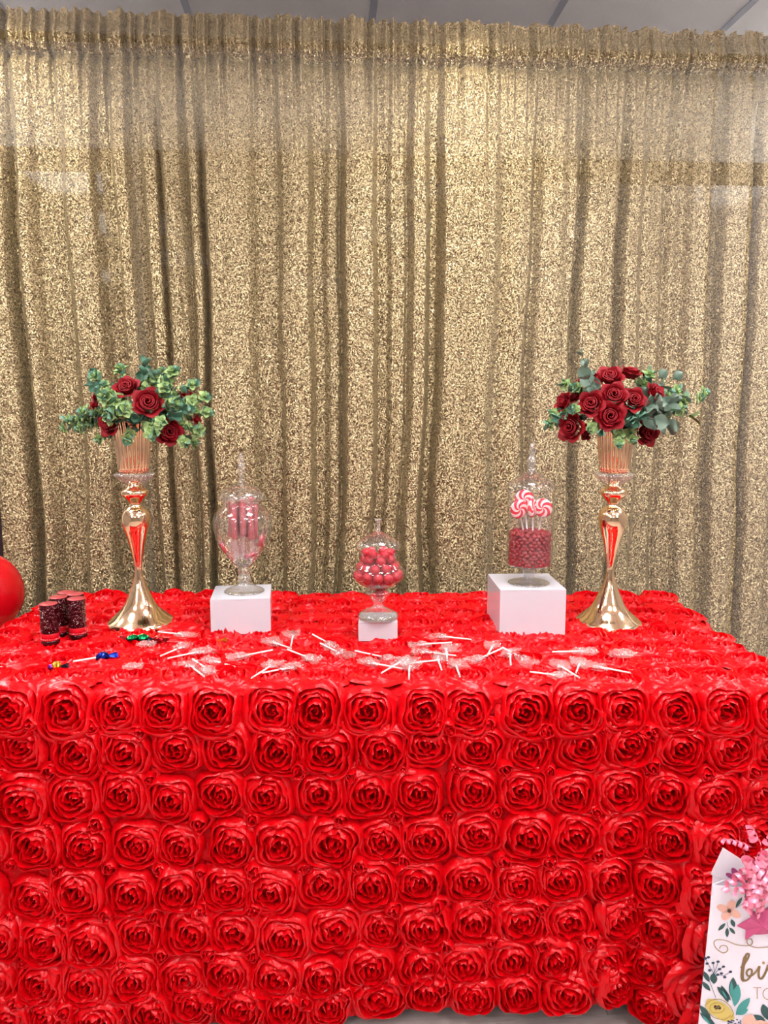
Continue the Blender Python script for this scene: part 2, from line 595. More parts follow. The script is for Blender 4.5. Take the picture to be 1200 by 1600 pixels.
for d in zs:
    dn = d / 2.4
    shift = np.array([0.010 * nsh(x * 1.0 + 1.9 * dn) * (0.4 + dn) for x in ss]) - 0.010 * nsh(0.3)
    spread = np.interp(ss + shift, dens, draw)
    amp = 0.026 + 0.052 * smooth01(0.08, 0.55, d)
    amp *= 1.0 + 0.25 * dn
    off = amp * (spread - 0.5)
    g = math.exp(-max(0, d - 0.11) / 0.14)
    off = off + 0.0150 * gath_s * g - 0.012 * math.exp(-((d - 0.116) / 0.007) ** 2)
    if d < 0.135:
        rod = math.sin(PI * smooth01(0.02, 0.12, d)) * 0.016
        off = off + rod - 0.006 * (1 if 0.11 < d else 0)
    off = off + 0.0022 * fine_s * smooth01(0.1, 0.6, d)
    z = TOPZ - d + 0.008 * top_s * math.exp(-d / 0.03)
    sx = ss + 0.004 * gath_s * g
    rows.append(np.stack([sx, CT - off, np.broadcast_to(z, ss.shape)], 1))
v = np.concatenate(rows)
me = bpy.data.meshes.new('glitter_curtain')
idx = np.arange(len(zs) * NS).reshape(len(zs), NS)
faces = np.stack([idx[:-1, :-1], idx[1:, :-1], idx[1:, 1:], idx[:-1, 1:]], -1).reshape(-1, 4)
me.from_pydata(v.tolist(), [], faces.tolist())
me.polygons.foreach_set('use_smooth', [True] * len(me.polygons))
me.materials.append(M['curtain'])
curtain = link('glitter_curtain', me)
curtain.rotation_euler = (0, 0, ROOM_YAW)
tag(curtain, 'tall gold glitter curtain gathered along its top, hanging behind the red table', 'curtain')

stand = thing('backdrop_stand', 'dark grey upright pole at the left edge of the gold curtain', 'stand', room(SL - 0.035, CT + 0.03, 0), ROOM_YAW)
MB().lathe([(0.024, 0.006), (0.024, 1.40), (0.019, 1.41), (0.019, 2.41)], 20).build('pole', M['pole'], stand)
MB().box(-0.09, 0.09, -0.09, 0.09, 0.0, 0.008).build('base_plate', M['pole'], stand, False, 0.002)
MB().tube([(0, 0.0, 2.375), (SR - SL + 0.07, 0.0, 2.375)], 0.012, 12).build('crossbar', M['pole'], stand)
MB().lathe([(0.024, 0.006), (0.024, 1.40), (0.019, 1.41), (0.019, 2.41)], 20).build('pole', M['pole'], stand).location = (SR - SL + 0.07, 0, 0)

# ------------------------------------------------------------------ the rosette tablecloth
XL, XR = -0.955, 0.830
YF, YB = 1.468, 2.235
ZT = 0.742
HEM_X = [-1.0, -0.6, -0.3, 0.0, 0.3, 0.45, 0.53, 0.62, 0.70, 0.80, 0.9]
HEM_Z = [0.005, 0.008, 0.018, 0.032, 0.050, 0.062, 0.066, 0.012, 0.012, 0.02, 0.02]
nfold = noise1(21, [(5.2, 1), (9.5, .7), (17, .4)])


def front(x, d):
    """the cloth hanging in front: x along the table edge, d the drop below the table top"""
    hem = float(np.interp(x, HEM_X, HEM_Z))
    D = ZT - hem
    k = min(1.0, d / 0.70)
    e = math.exp(-d / 0.02)
    out = 0.012 * (1 - e) + 0.018 * k ** 1.4 * nfold(x) / 1.5
    c = smooth01(0.50, 0.83, x)
    xx = x * (1 - 0.035 * k) - 0.055 * k * c
    fold = math.exp(-((x - 0.665) / 0.06) ** 2)
    out += k ** 1.5 * (0.032 * fold - 0.035 * math.exp(-((x - 0.54) / 0.06) ** 2) - 0.10 * smooth01(0.71, 0.83, x))
    z = ZT - d * min(1.0, D / 0.722) - 0.000 + 0.0
    if d < 0.03:
        z = ZT - d
    else:
        z = ZT - 0.03 - (d - 0.03) * (D - 0.03) / (0.722 - 0.03)
    return Vector((xx, YF - out, z))


def side(sgn, y, d):
    k = min(1.0, d / 0.70)
    e = math.exp(-d / 0.02)
    f = smooth01(YF + 0.30, YF, y)
    corner = front(XR if sgn > 0 else XL, d)
    base = Vector(((XR + 0.008 * (1 - e) + 0.012 * k * math.sin(y * 13)) if sgn > 0 else (XL - 0.012 * (1 - e) - 0.015 * k * math.sin(y * 11 + 1)),
                   y, ZT - d * 0.99))
    tgt = Vector((corner.x, corner.y + (y - YF), corner.z))
    return base.lerp(tgt, f)


def top(x, y):
    z = ZT
    for (e, w) in ((x - XL, 0.012), (XR - x, 0.012), (y - YF, 0.012), (YB - y, 0.012)):
        if e < w:
            z -= 0.006 * (1 - max(0, e) / w) ** 2
    return Vector((x, y, z))


cloth_mb = MB()
nx, ny = 140, 60
cloth_mb.grid([[top(XL + (XR - XL) * i / nx, YF + (YB - YF) * j / ny) + Vector((0, 0, 0.0015 * math.sin(i * 1.7 + j) * math.sin(j * 1.3)))
                if 0 < i < nx and 0 < j < ny else top(XL + (XR - XL) * i / nx, YF + (YB - YF) * j / ny) for i in range(nx + 1)] for j in range(ny + 1)])
dd = [0.006, 0.014, 0.024, 0.04] + [0.04 + 0.682 * (q + 1) / 40 for q in range(40)]
cloth_mb.grid([[front(XL + (XR - XL) * i / 180, d) + Vector((0, 0.0, 0)) for i in range(181)] for d in [0.0] + dd])
for sgn in (1, -1):
    cloth_mb.grid([[side(sgn, YF + (YB - YF) * i / 60, d) for i in range(61)] for d in [0.0] + dd])
cloth_mb.grid([[Vector((XL + (XR - XL) * i / 40, YB + 0.01 * min(1, d / .05), ZT - d)) for i in range(41)] for d in [0.0] + dd])
cloth = cloth_mb.build('rosette_tablecloth', M['net'])
tag(cloth, 'bright red satin tablecloth covered in ribbon rosettes, draped over a long table', 'tablecloth')


def rosette_mesh(seed, Rr=0.0635, turns=5.5, H=0.0155, steps=36):
    g = random.Random(seed)
    n = int(steps * turns)
    SQ = True
    nr = noise1(seed * 7 + 1, [(1.0, .6), (2.7, .6), (5.3, .5), (9.7, .3)])
    nh = noise1(seed * 7 + 2, [(1.7, .6), (3.9, .6), (8.1, .4)])
    nw = noise1(seed * 7 + 3, [(2.3, .6), (4.7, .5), (11.0, .3)])
    ph4 = g.uniform(-.3, .3)
    sgn = g.choice((-1, 1))
    rows = []
    per = g.uniform(1.25, 1.55)
    p0 = g.uniform(0, 1)
    for i in range(n + 1):
        t = i / n
        th = 2 * PI * turns * t
        r = (Rr - 0.011) * (1 - t) ** 0.95 + 0.0010
        r *= 1 + 0.085 * math.cos(4 * th + ph4) * (1 - t) * (-1 if SQ else 1)
        r += 0.0022 * nr(th) * min(1, r / 0.02)
        p = (th * per / (2 * PI) + p0 + 0.13 * nr(th * .37)) % 1.0
        tooth = (p - 0.5)
        r += 0.0042 * tooth * min(1, r / 0.015)
        h = H * (0.85 + 0.30 * math.sqrt(t)) * (1 + 0.26 * nh(th)) + 0.0045 * tooth
        pinch = max(0.0, 1 - abs(p - 0.97) / 0.10)
        h *= 1 - 0.45 * pinch
        w = min(1.0, 0.30 + r / 0.032) * (1 + 0.22 * nw(th))
        zb = 0.002 + 0.004 * t
        edge = min(1.0, i / 6.0)
        h = max(0.003, h) * edge
        prof = ((0.0112 * w, 0.0), (0.0094 * w, 0.25 * h), (0.0064 * w, 0.62 * h), (0.0026 * w, 0.94 * h), (0.0003, 1.0 * h), (-0.0005 * w, 0.80 * h), (-0.0010 * w, 0.0))
        a = sgn * th
        lean = 0.0025 * nw(th * 0.7 + 3)
        jit = 0.0007 * min(1, r / .015)
        rows.append([((max(0, r + dr + lean * (dz / max(h, 1e-4)) + g.uniform(-jit, jit))) * math.cos(a), (max(0, r + dr + lean * (dz / max(h, 1e-4)) + g.uniform(-jit, jit))) * math.sin(a), zb + dz + g.uniform(-jit, jit)) for dr, dz in prof])
    mb = MB()
    mb.grid(rows)
    return mb


ROS = [rosette_mesh(100 + k) for k in range(14)]
ROS_ME = [mb.mesh('rosette', True, M['satin']) for mb in ROS]
for me_ in ROS_ME:
    me_.set_sharp_from_angle(angle=R(48))
TUFT = [rosette_mesh(300 + k, 0.028, 2.4, 0.017, 18) for k in range(5)]
tufts = MB()
extra = MB()


def surf_frame(fn, a, b, ea=0.012, eb=0.012, flip=1):
    p = fn(a, b)
    u = fn(a + ea, b) - fn(a - ea, b)
    w = fn(a, b + eb) - fn(a, max(0, b - eb))
    nrm = u.cross(w).normalized() * flip
    return p, nrm


rr = random.Random(44)
COLX = [-0.930 + 0.1007 * i for i in range(18)]
ROWD = [0.012, 0.108, 0.208, 0.308, 0.410, 0.510, 0.604, 0.676]
for ri, d in enumerate(ROWD):
    for ci, x in enumerate(COLX):
        x2 = x + rr.uniform(-.008, .008) + (0.012 if ri % 2 else -0.004)
        x2 = min(x2, XR - 0.01)
        d2 = max(0.012, d + rr.uniform(-.008, .008))
        p, nrm = surf_frame(front, x2, d2 if ri else 0.03)
        if nrm.y > 0:
            nrm = -nrm
        if ri == 0:
            p = Vector((x2, YF - 0.010, ZT - 0.032))
            nrm = Vector((0, -1, 0.22)).normalized()
        s = rr.uniform(0.92, 1.07)
        sc = (s * rr.uniform(.96, 1.06), s * rr.uniform(.94, 1.05), rr.uniform(0.85, 1.25))
        if ri == 7:
            sc = (sc[0], sc[1] * .9, sc[2])
        Mx = frame(p + nrm * 0.001, nrm, (0, 0, 1), 0.0, 1.0)
        Mx = Mx @ Matrix.Rotation(PI / 2 * rr.randint(0, 3) + rr.uniform(-.25, .25), 4, 'Z') @ Matrix.Diagonal(sc + (1,))
        link('rosette', rr.choice(ROS_ME), cloth, Mx)
        # little ribbon knots between the rosettes
        if ri < 7 and rr.random() < 0.8:
            q, qn = surf_frame(front, min(x2 + 0.05, XR - .02), d2 + 0.05)
            if qn.y > 0:
                qn = -qn
            tb = rr.choice(TUFT)
            tufts.add(tb.v, tb.f, frame(q + qn * 0.002 + Vector((rr.uniform(-.012, .012), 0, rr.uniform(-.008, .008))), qn, (0, 0, 1), rr.uniform(0, 6), rr.uniform(.7, 1.15)))
for j in range(8):
    y = YF + 0.075 + j * 0.0955
    for ci, x in enumerate(COLX):
        x2 = x + rr.uniform(-.010, .010) + (0.02 if j % 2 else 0)
        x2 = min(max(x2, XL + .03), XR - .025)
        y2 = min(y + rr.uniform(-.010, .010), YB - 0.02)
        s = rr.uniform(0.98, 1.12)
        Mx = Matrix.Translation(top(x2, y2) + Vector((0, 0, 0.000))) @ Matrix.Rotation(rr.uniform(-.12, .12), 4, 'X') @ Matrix.Rotation(rr.uniform(0, 6.28), 4, 'Z') @ Matrix.Diagonal((s, s, rr.uniform(.55, .85), 1))
        link('rosette', rr.choice(ROS_ME), cloth, Mx)
        if rr.random() < 0.7 and j < 7:
            tb = rr.choice(TUFT)
            tufts.add(tb.v, tb.f, frame(top(min(x2 + .05, XR - .02), y2 + .048) + Vector((0, 0, .001)), (0, 0, 1), (0, 1, 0), rr.uniform(0, 6), (1.0, 1.0, .6)))
for sgn in (1, -1):
    for ri, d in enumerate(ROWD):
        for i in range(7):
            y = YF + 0.06 + i * 0.103
            fn = lambda a, b, s_=sgn: side(s_, a, b)
            p, nrm = surf_frame(fn, y + rr.uniform(-.008, .008), max(.03, d))
            if nrm.x * sgn < 0:
                nrm = -nrm
            if ri == 0:
                nrm = Vector((sgn, 0, .08)).normalized()
                p = Vector(((XR + .004 if sgn > 0 else XL - .004), y, ZT - 0.052))
            rb = rr.choice(ROS)
            extra.add(rb.v, rb.f, frame(p + nrm * 0.001, nrm, (0, 0, 1), rr.uniform(0, 6), 1.0))
o = tufts.build('ribbon_knots', M['satin'], cloth)
o['kind'] = 'stuff'
o = extra.build('end_rosettes', M['satin'], cloth)
o['kind'] = 'stuff'
TZ = ZT + 0.006      # where things stand on the cloth

# ------------------------------------------------------------------ gold vases
VS = 1.669e-3 / 0.965
STEM_PROF = [(51, 973), (51.3, 971.5), (47, 967), (40, 962), (32, 955), (26, 949), (21, 940), (17.2, 931), (13.2, 922), (10.4, 914), (7.8, 905), (5.9, 896), (5.5, 888),
             (6.2, 879), (7.8, 870), (10.2, 858), (13, 846), (16.5, 835), (19.6, 824), (20.8, 815), (20, 808), (17, 802), (12.5, 797.5), (9, 795.5), (8.6, 793.5), (8, 792),
             (9, 790), (12, 786), (16.5, 781.5), (19.5, 778), (20.3, 775), (19, 772), (15.5, 769.5), (11, 767), (9.3, 764), (8.2, 758)]
BOWL_PROF = [(9, 765), (14, 762), (19, 758.5), (24.5, 754), (28.6, 749.5), (28.2, 747.5), (26, 746), (18, 745)]
CUP_PROF = [(17, 746), (20.5, 743.5), (21.2, 738), (22.5, 725), (23.8, 710), (25.2, 695), (27.3, 682), (30.5, 672), (32.5, 668.5), (32.0, 668), (30, 671.5), (26.5, 682), (24.5, 695), (22.8, 712), (20.5, 738), (0.5, 739)]


def P(prof, s=VS, base=973):
    return [(r * s, (base - y) * s) for r, y in prof]


def make_vase(px, label, m):
    p = at(px, 973, TZ)
    root = thing('pedestal_vase', label, 'vase', p, 0, 'gold pedestal vases')
    MB().lathe(P(STEM_PROF), 56).build('trumpet_stem', m, root)
    bw = MB().lathe(P(BOWL_PROF), 30, False, False, flute=lambda q, a: 0.05 * math.cos(12 * a) if 1 < q < 6 else 0)
    tag(bw.build('crystal_collar', M['crystal'], root, False), 'clear faceted crystal collar')
    fl = lambda q, a: 0.10 * (abs(math.cos(12 * a)) - 0.6) if 1 <= q <= 12 else 0.0
    MB().lathe(P(CUP_PROF), 240, True, False, flute=fl).build('fluted_cup', M['gold_pink'], root)
    return p


vaseL = make_vase(220, 'shiny gold pedestal vase standing beside the dark red glitter tubes', M['gold'])
vaseR = make_vase(950, 'shiny gold pedestal vase at the right end of the table', M['gold'])


# ------------------------------------------------------------------ roses and leaves
def petal_mesh(w, h, curl, seed):
    g = random.Random(seed)
    rows = []
    nu, nv = 7, 6
    for j in range(nv + 1):
        v_ = j / nv
        hw = w * math.sin(PI * (0.16 + 0.62 * v_)) ** 0.8
        row = []
        for i in range(nu + 1):
            u = i / nu * 2 - 1
            x = hw * u
            bow = 0.30 * w * u * u
            out = -bow + h * (0.30 * v_) + curl * max(0, v_ - .55) ** 2 * 3.2 + 0.0008 * math.sin(5 * u + g.uniform(0, .5))
            z = h * v_ - 0.10 * h * u * u * v_ - curl * 0.9 * max(0, v_ - .75) ** 2 * 4 + (0.05 * h * math.cos(u * 2.5) if j == nv else 0)
            row.append((x, out, z))
        rows.append(row)
    mb = MB()
    mb.grid(rows)
    return mb


def rose_core(seed):
    """tight spiral heart with a few wrapped inner petals"""
    g = random.Random(seed)
    mb = MB()
    rows = []
    n = 70
    turns = 3.3
    nz = noise1(seed, [(1.3, .6), (3.1, .5)])
    for i in range(n + 1):
        t_ = i / n
        a = 2 * PI * turns * t_
        r = 0.0025 + 0.0165 * t_ ** 0.9
        p = (a * 1.45 / (2 * PI)) % 1.0
        r += 0.0022 * (p - .5)
        h = 0.034 - 0.007 * t_ + 0.0016 * nz(a) - 0.0035 * max(0, 1 - abs(p - .97) / .12)
        rows.append([(r * .55 * math.cos(a), r * .55 * math.sin(a), 0.004), (r * 1.05 * math.cos(a), r * 1.05 * math.sin(a), h * .55),
                     ((r + .0002) * math.cos(a), (r + .0002) * math.sin(a), h * .93), ((r + .0016) * math.cos(a), (r + .0016) * math.sin(a), h),
                     ((r + .0033) * math.cos(a), (r + .0033) * math.sin(a), h - .0015)])
    mb.grid(rows)
    mb.lathe([(0.004, -0.004), (0.012, 0.002), (0.016, 0.010), (0.012, 0.014)], 12, True, False)
    return mb.mesh('rose', True, M['rose'])


CORES = [rose_core(60 + k) for k in range(4)]
PET_IN = [petal_mesh(.0175, .031, .006, 70 + k).mesh('petal', True, M['rose']) for k in range(3)]
PET_OUT = [petal_mesh(.0215, .031, .014, 80 + k).mesh('petal', True, M['rose']) for k in range(3)]
RR2 = random.Random(5)


def make_rose(root, pos, direction, scale):
    Mx = frame(pos, direction, (0, 0, 1), RR2.uniform(0, 6), scale)
    o = link('rose', RR2.choice(CORES), root, Mx)
    a0 = RR2.uniform(0, 6)
    for k in range(4):
        a = a0 + k * PI / 2 + RR2.uniform(-.15, .15)
        Mp = Matrix.Rotation(a, 4, 'Z') @ Matrix.Translation((0, 0.0155, 0.001)) @ Matrix.Rotation(-0.02, 4, 'X')
        link('petal', RR2.choice(PET_IN), o, Mp)
    for k in range(5):
        a = a0 + .5 + k * 2 * PI / 5 + RR2.uniform(-.15, .15)
        Mp = Matrix.Rotation(a, 4, 'Z') @ Matrix.Translation((0, 0.0185, -0.002)) @ Matrix.Rotation(-0.28 + RR2.uniform(-.1, .08), 4, 'X')
        link('petal', RR2.choice(PET_OUT), o, Mp)
    return o


def leaf_mesh(w, l, m, cup=0.15, pointy=0.9):
    rows = []
    for j in range(7):
        v_ = j / 6
        hw = w * (math.sin(PI * min(1, v_ * .97 + .03)) ** pointy)
        rows.append([(hw * u, l * v_, cup * w * (abs(u) * 1.2) ** 1.5 - 0.10 * l * v_ * v_) for u in (-1, -.5, 0, .5, 1)])
    return MB().grid(rows).mesh('leaf', True, m)


LEAF_D = [leaf_mesh(.0118, .026, M['leaf_dark'], .35, .75), leaf_mesh(.0128, .027, M['leaf_dark'], .5, .7), leaf_mesh(.0100, .024, M['leaf_dark'], .3, .8)]
LEAF_L = [leaf_mesh(.0085, .0205, M['leaf_light'], .4, .85), leaf_mesh(.0075, .0185, M['leaf_light'], .5, .9)]
LEAF_G = [leaf_mesh(.0185, .042, M['leaf_gray'], .25, .75), leaf_mesh(.021, .043, M['leaf_gray'], .2, .7)]


def cluster_mesh(seed):
    g = random.Random(seed)
    mb = MB()
    for ring_, (n_, tilt_, s_) in enumerate(((5, .25, 1.0), (4, .75, .75), (2, 1.15, .5))):
        for k in range(n_):
            az = 2 * PI * k / n_ + ring_ * .6 + g.uniform(-.2, .2)
            T = Matrix.Translation((0, 0, .004 * ring_)) @ Matrix.Rotation(az, 4, 'Z') @ Matrix.Rotation(tilt_ + g.uniform(-.15, .15), 4, 'X') @ Matrix.Diagonal((s_, s_, s_, 1))
            rows_ = []
            for j in range(5):
                v_ = j / 4
                hw = .0078 * math.sin(PI * min(1, v_ * .95 + .05)) ** .8
                rows_.append([(hw * u, .019 * v_, .004 * abs(u) - .003 * v_ * v_) for u in (-1, 0, 1)])
            mb.grid(rows_, False, T)
    return mb.mesh('leaf_cluster', True, M['leaf_light'])


CLUST = [cluster_mesh(k) for k in range(4)]
LEAF_O = [leaf_mesh(.015, .036, M['leaf_olive'], .25, .8)]


def sprig(root, p0, p1, n, meshes, tip_meshes, tip_from=0.55, seed=0, size=1.0, sag=0.0, tips=False):
    g = random.Random(seed)
    p0, p1 = Vector(p0), Vector(p1)
    ctrl = (p0 + p1) / 2 + Vector((0, 0, sag + 0.012))
    pts = [(p0 * (1 - t_) ** 2 + ctrl * 2 * t_ * (1 - t_) + p1 * t_ * t_) for t_ in [k / 7 for k in range(8)]]
    st = MB().tube(pts, lambda t_: 0.0014 * (1 - .5 * t_), 5).build('eucalyptus_sprig', M['stem'], root)
    for k in range(n):
        t_ = 0.45 + 0.55 * (k // 2) / max(1, (n - 1) // 2)
        p = p0 * (1 - t_) ** 2 + ctrl * 2 * t_ * (1 - t_) + p1 * t_ * t_
        tan = ((p1 - ctrl) * t_ + (ctrl - p0) * (1 - t_)).normalized()
        az = (k % 2) * PI + (k // 2) * PI / 2 + g.uniform(-.4, .4)
        a = tan.cross(Vector((0, 0, 1)))
        if a.length < .1:
            a = Vector((1, 0, 0))
        a.normalize()
        b = tan.cross(a).normalized()
        rad = a * math.cos(az) + b * math.sin(az)
        y = (rad * (1.0 - .5 * t_) + tan * (0.35 + .6 * t_)).normalized()
        z = (tan - y * tan.dot(y)).normalized()
        x = y.cross(z)
        Mx = Matrix((x, y, z)).transposed().to_4x4()
        s = size * g.uniform(.8, 1.2) * (1.0 - .25 * max(0, t_ - .6))
        Mx = Mx @ Matrix.Diagonal((s, s, s, 1))
        Mx.translation = p
        link('leaf', g.choice(tip_meshes if t_ >= tip_from else meshes), st, Mx)
    if tips:
        for t_ in ((1.0, .80, .62) if n >= 10 else (1.0, .75)):
            p = p0 * (1 - t_) ** 2 + ctrl * 2 * t_ * (1 - t_) + p1 * t_ * t_
            tan = ((p1 - ctrl) * t_ + (ctrl - p0) * (1 - t_)).normalized()
            dr = (tan + Vector((g.uniform(-.7, .7), -.5 + g.uniform(-.4, .2), g.uniform(-.3, .7)))).normalized()
            link('leaf_cluster', g.choice(CLUST), st, frame(p, dr, (0, 0, 1), g.uniform(0, 6), size * g.uniform(.85, 1.25)))
    return st


def bouquet(vase, label, cx, cy, roses, sprigs):
    base = vase + Vector((0, 0, (973 - 672) * VS))
    root = thing('rose_bouquet', label, 'flowers', base, 0, 'red rose bouquets')
    Yc = vase.y
    C = at_y(cx, cy, Yc) - base
    # foam ball and stems that hold the flowers inside the cup
    MB().lathe([(0.004, -0.055), (0.030, -0.035), (0.044, 0.0), (0.050, 0.022), (0.036, 0.042), (0.004, 0.052)], 20).build('stem_bundle', M['leaf_dark'], root)
    for (px, py, depth, r, face) in roses:
        q = at_y(px, py, Yc - depth) - base
        d = (q - C)
        d = Vector((d.x * .75, d.y - 0.05 * face, d.z * .8 + .03))
        if face > 2:
            d = Vector((d.x, -0.2, d.z))
        d.normalize()
        sc = r * 1.62e-3 / 0.0385
        make_rose(root, q - d * 0.024 * sc, d, sc)
    for k, (px, py, depth, n, kind, size) in enumerate(sprigs):
        q = at_y(px, py, Yc - depth) - base
        p0 = C * .5 + Vector((q.x * .15, 0, -0.005))
        if kind == 'mix':
            sprig(root, p0, q, n, LEAF_D, LEAF_D, 2, k + len(roses) * 50, size, 0.0, True)
        elif kind == 'dark':
            sprig(root, p0, q, n, LEAF_D, LEAF_D, 2, k + len(roses) * 50, size)
        elif kind == 'gray':
            sprig(root, p0, q, n, LEAF_G, LEAF_G, 2, k + len(roses) * 50, size)
        elif kind == 'olive':
            sprig(root, p0, q, n, LEAF_G, LEAF_O, .9, k + len(roses) * 50, size)
    return root


# px, py, metres in front of the vase axis, radius in px, how much it faces the viewer
rosesL = [(196, 603, .055, 20, 1.2), (231, 628, .085, 23, 1.4), (168, 660, .06, 20, .8), (265, 674, .065, 20, 1.0), (150, 616, .01, 13, .6), (144, 632, .03, 11, .6),
          (263, 598, -.03, 11, .6), (293, 616, .0, 14, .6), (309, 655, .02, 9, .5), (218, 598, -.03, 13, .4)]
sprigsL = [(152, 590, .02, 10, 'mix', 1.0), (190, 580, .0, 10, 'mix', 1.0), (226, 574, .02, 8, 'dark', 1.4), (240, 590, .06, 12, 'mix', 1.15), (270, 583, .02, 10, 'mix', 1.0),
           (300, 602, .0, 10, 'mix', 1.0), (318, 622, .02, 10, 'mix', 1.0), (322, 645, .01, 10, 'mix', 1.0), (308, 672, .04, 10, 'mix', 1.0), (286, 690, .05, 8, 'mix', .9),
           (110, 655, .02, 12, 'mix', .9), (102, 668, .01, 10, 'mix', .8), (128, 668, .03, 10, 'mix', .85), (146, 604, .04, 8, 'dark', 1.1), (135, 645, .04, 10, 'mix', 1.0),
           (168, 620, .085, 10, 'mix', 1.3), (174, 650, .10, 10, 'mix', 1.3), (194, 640, .10, 10, 'mix', 1.15), (158, 685, .05, 8, 'mix', .8), (200, 685, .09, 8, 'mix', 1.0),
           (238, 676, .10, 10, 'mix', 1.15), (252, 660, .10, 10, 'mix', 1.0), (272, 630, .08, 12, 'mix', 1.2), (258, 608, .07, 10, 'mix', 1.1), (290, 640, .08, 10, 'dark', 1.2),
           (252, 582, -.05, 10, 'mix', 1.0), (300, 690, .0, 8, 'mix', .9), (212, 652, .08, 8, 'dark', 1.3), (270, 650, .08, 8, 'dark', 1.2)]
bouquet(vaseL, 'round bouquet of a few red roses in leafy eucalyptus in the left gold vase', 222, 655, rosesL, sprigsL)
rosesR = [(953, 586, .045, 21, 1.2), (986, 578, .0, 19, .5), (960, 616, .085, 20, 1.6), (923, 630, .085, 20, 1.3), (992, 623, .08, 19, 1.3), (954, 650, .105, 21, 1.6),
          (1029, 612, .04, 20, .6), (877, 627, .02, 16, .5), (890, 668, .06, 22, .8), (1014, 675, .05, 22, .9), (914, 676, .02, 12, .4), (909, 592, .01, 13, .3), (930, 586, -.03, 12, .4),
          (897, 618, .02, 12, .4), (1006, 600, -.03, 12, .3), (975, 645, .05, 14, .8)]
sprigsR = [(909, 556, .02, 8, 'gray', .62), (918, 592, .07, 8, 'gray', .8), (930, 612, .06, 6, 'gray', .8), (902, 606, .03, 10, 'mix', .95), (886, 602, .02, 8, 'mix', .9), (900, 640, .07, 10, 'mix', 1.0),
           (866, 645, .03, 8, 'mix', .9), (862, 662, .03, 8, 'mix', .9), (876, 652, .05, 8, 'dark', 1.1), (925, 668, .08, 8, 'mix', .9), (1012, 588, .0, 8, 'mix', 1.0), (1030, 590, .0, 6, 'gray', .8),
           (1052, 592, .0, 6, 'gray', .8), (1025, 630, .09, 6, 'gray', .85), (1040, 632, .08, 8, 'gray', .9), (1062, 620, .03, 8, 'gray', .8), (1060, 640, .04, 8, 'mix', 1.1), (1088, 622, .0, 6, 'mix', 1.0),
           (1020, 656, .09, 6, 'gray', 1.0), (1040, 662, .07, 6, 'gray', .95), (1076, 650, .01, 4, 'olive', 1.0), (1055, 610, .0, 8, 'mix', 1.1), (990, 660, .10, 10, 'dark', 1.1), (1000, 650, .09, 8, 'dark', 1.2),
           (968, 690, .10, 8, 'mix', .9), (988, 685, .08, 8, 'mix', .9), (1095, 615, .0, 6, 'mix', 1.0), (942, 672, .09, 6, 'dark', 1.0)]
bouquet(vaseR, 'dense cluster of many red roses with broad grey leaves in the right gold vase', 965, 648, rosesR, sprigsR)


# ------------------------------------------------------------------ white boxes
def acrylic_box(px_l, px_r, py_bottom, rz, w, dpt, h, label):
    pl_, pr_ = at(px_l, py_bottom, TZ), at(px_r, py_bottom, TZ)
    mid = (pl_ + pr_) / 2
    c = mid + Vector((-math.sin(rz), math.cos(rz), 0)) * dpt / 2
    root = thing('display_box', label, 'box', c, rz, 'white display boxes')
    t_ = 0.004
    MB().box(-w / 2, w / 2, -dpt / 2, dpt / 2, h - t_, h).build('top_panel', M['white'], root, False, .0008)
    MB().box(-w / 2, w / 2, -dpt / 2, -dpt / 2 + t_, 0, h - t_).build('side_panel', M['white'], root, False, .0006)
    MB().box(-w / 2, w / 2, dpt / 2 - t_, dpt / 2, 0, h - t_).build('side_panel', M['white'], root, False, .0006)
    MB().box(-w / 2, -w / 2 + t_, -dpt / 2 + t_, dpt / 2 - t_, 0, h - t_).build('side_panel', M['white'], root, False, .0006)
    MB().box(w / 2 - t_, w / 2, -dpt / 2 + t_, dpt / 2 - t_, 0, h - t_).build('side_panel', M['white'], root, False, .0006)
    return root


boxL = acrylic_box(330.5, 423, 991, R(7), .146, .148, .090, 'white gloss display box under the urn-shaped candy jar on the left')
boxM = acrylic_box(560, 621, 1002, R(0), .094, .086, .048, 'smallest white display box under the short jar in the middle')
boxR = acrylic_box(780, 883, 993, R(2.2), .163, .178, .116, 'largest white display box under the cylindrical lollipop jar')


# ------------------------------------------------------------------ candy jars
def jar(name, label, px, py, z, body, stem, lid, finial, facets=40):
    p = at(px, py, z)
    root = thing(name, label, 'jar', p, 0, 'clear glass candy jars')
    MB().lathe(body, 56, True, False).build('bowl', M['glass'], root)
    stem = [(stem[0][0], .0012)] + stem[1:]
    MB().lathe(stem, facets, True, True).build('foot', M['thick_glass'], root)
    lo = MB().lathe(lid, 56, False, False).build('lid', M['glass'], root)
    MB().lathe(finial, 16, True, True).build('finial', M['thick_glass'], lo, True)
    return p


ZL = TZ + .090
ZM = TZ + .048
ZR = TZ + .116
k1 = .000317
bodyL = [(.015, .066), (.020, .068), (.034, .084), (.046, .100), (.057, .1157), (.0645, .131), (.0695, .1474), (.0735, .164), (.0748, .179), (.0735, .191), (.069, .2013), (.0585, .214), (.049, .220), (.0465, .226), (.0455, .236), (.0475, .247)]
stemL = [(.051, 0), (.0515, .002), (.048, .005), (.034, .011), (.020, .017), (.013, .0215), (.0125, .027), (.016, .031), (.0172, .0365), (.015, .0415), (.0138, .043), (.0155, .0475), (.0138, .051), (.0168, .0555), (.0165, .058), (.0135, .061), (.015, .066)]
lidL = [(.046, .240), (.0575, .236), (.0600, .2385), (.0598, .244), (.057, .252), (.050, .259), (.040, .266), (.030, .271), (.018, .2755), (.0085, .279)]
finL = [(.0085, .279), (.0062, .286), (.006, .300), (.0095, .312), (.010, .322), (.0075, .326), (.008, .334), (.0062, .346), (.0015, .356)]
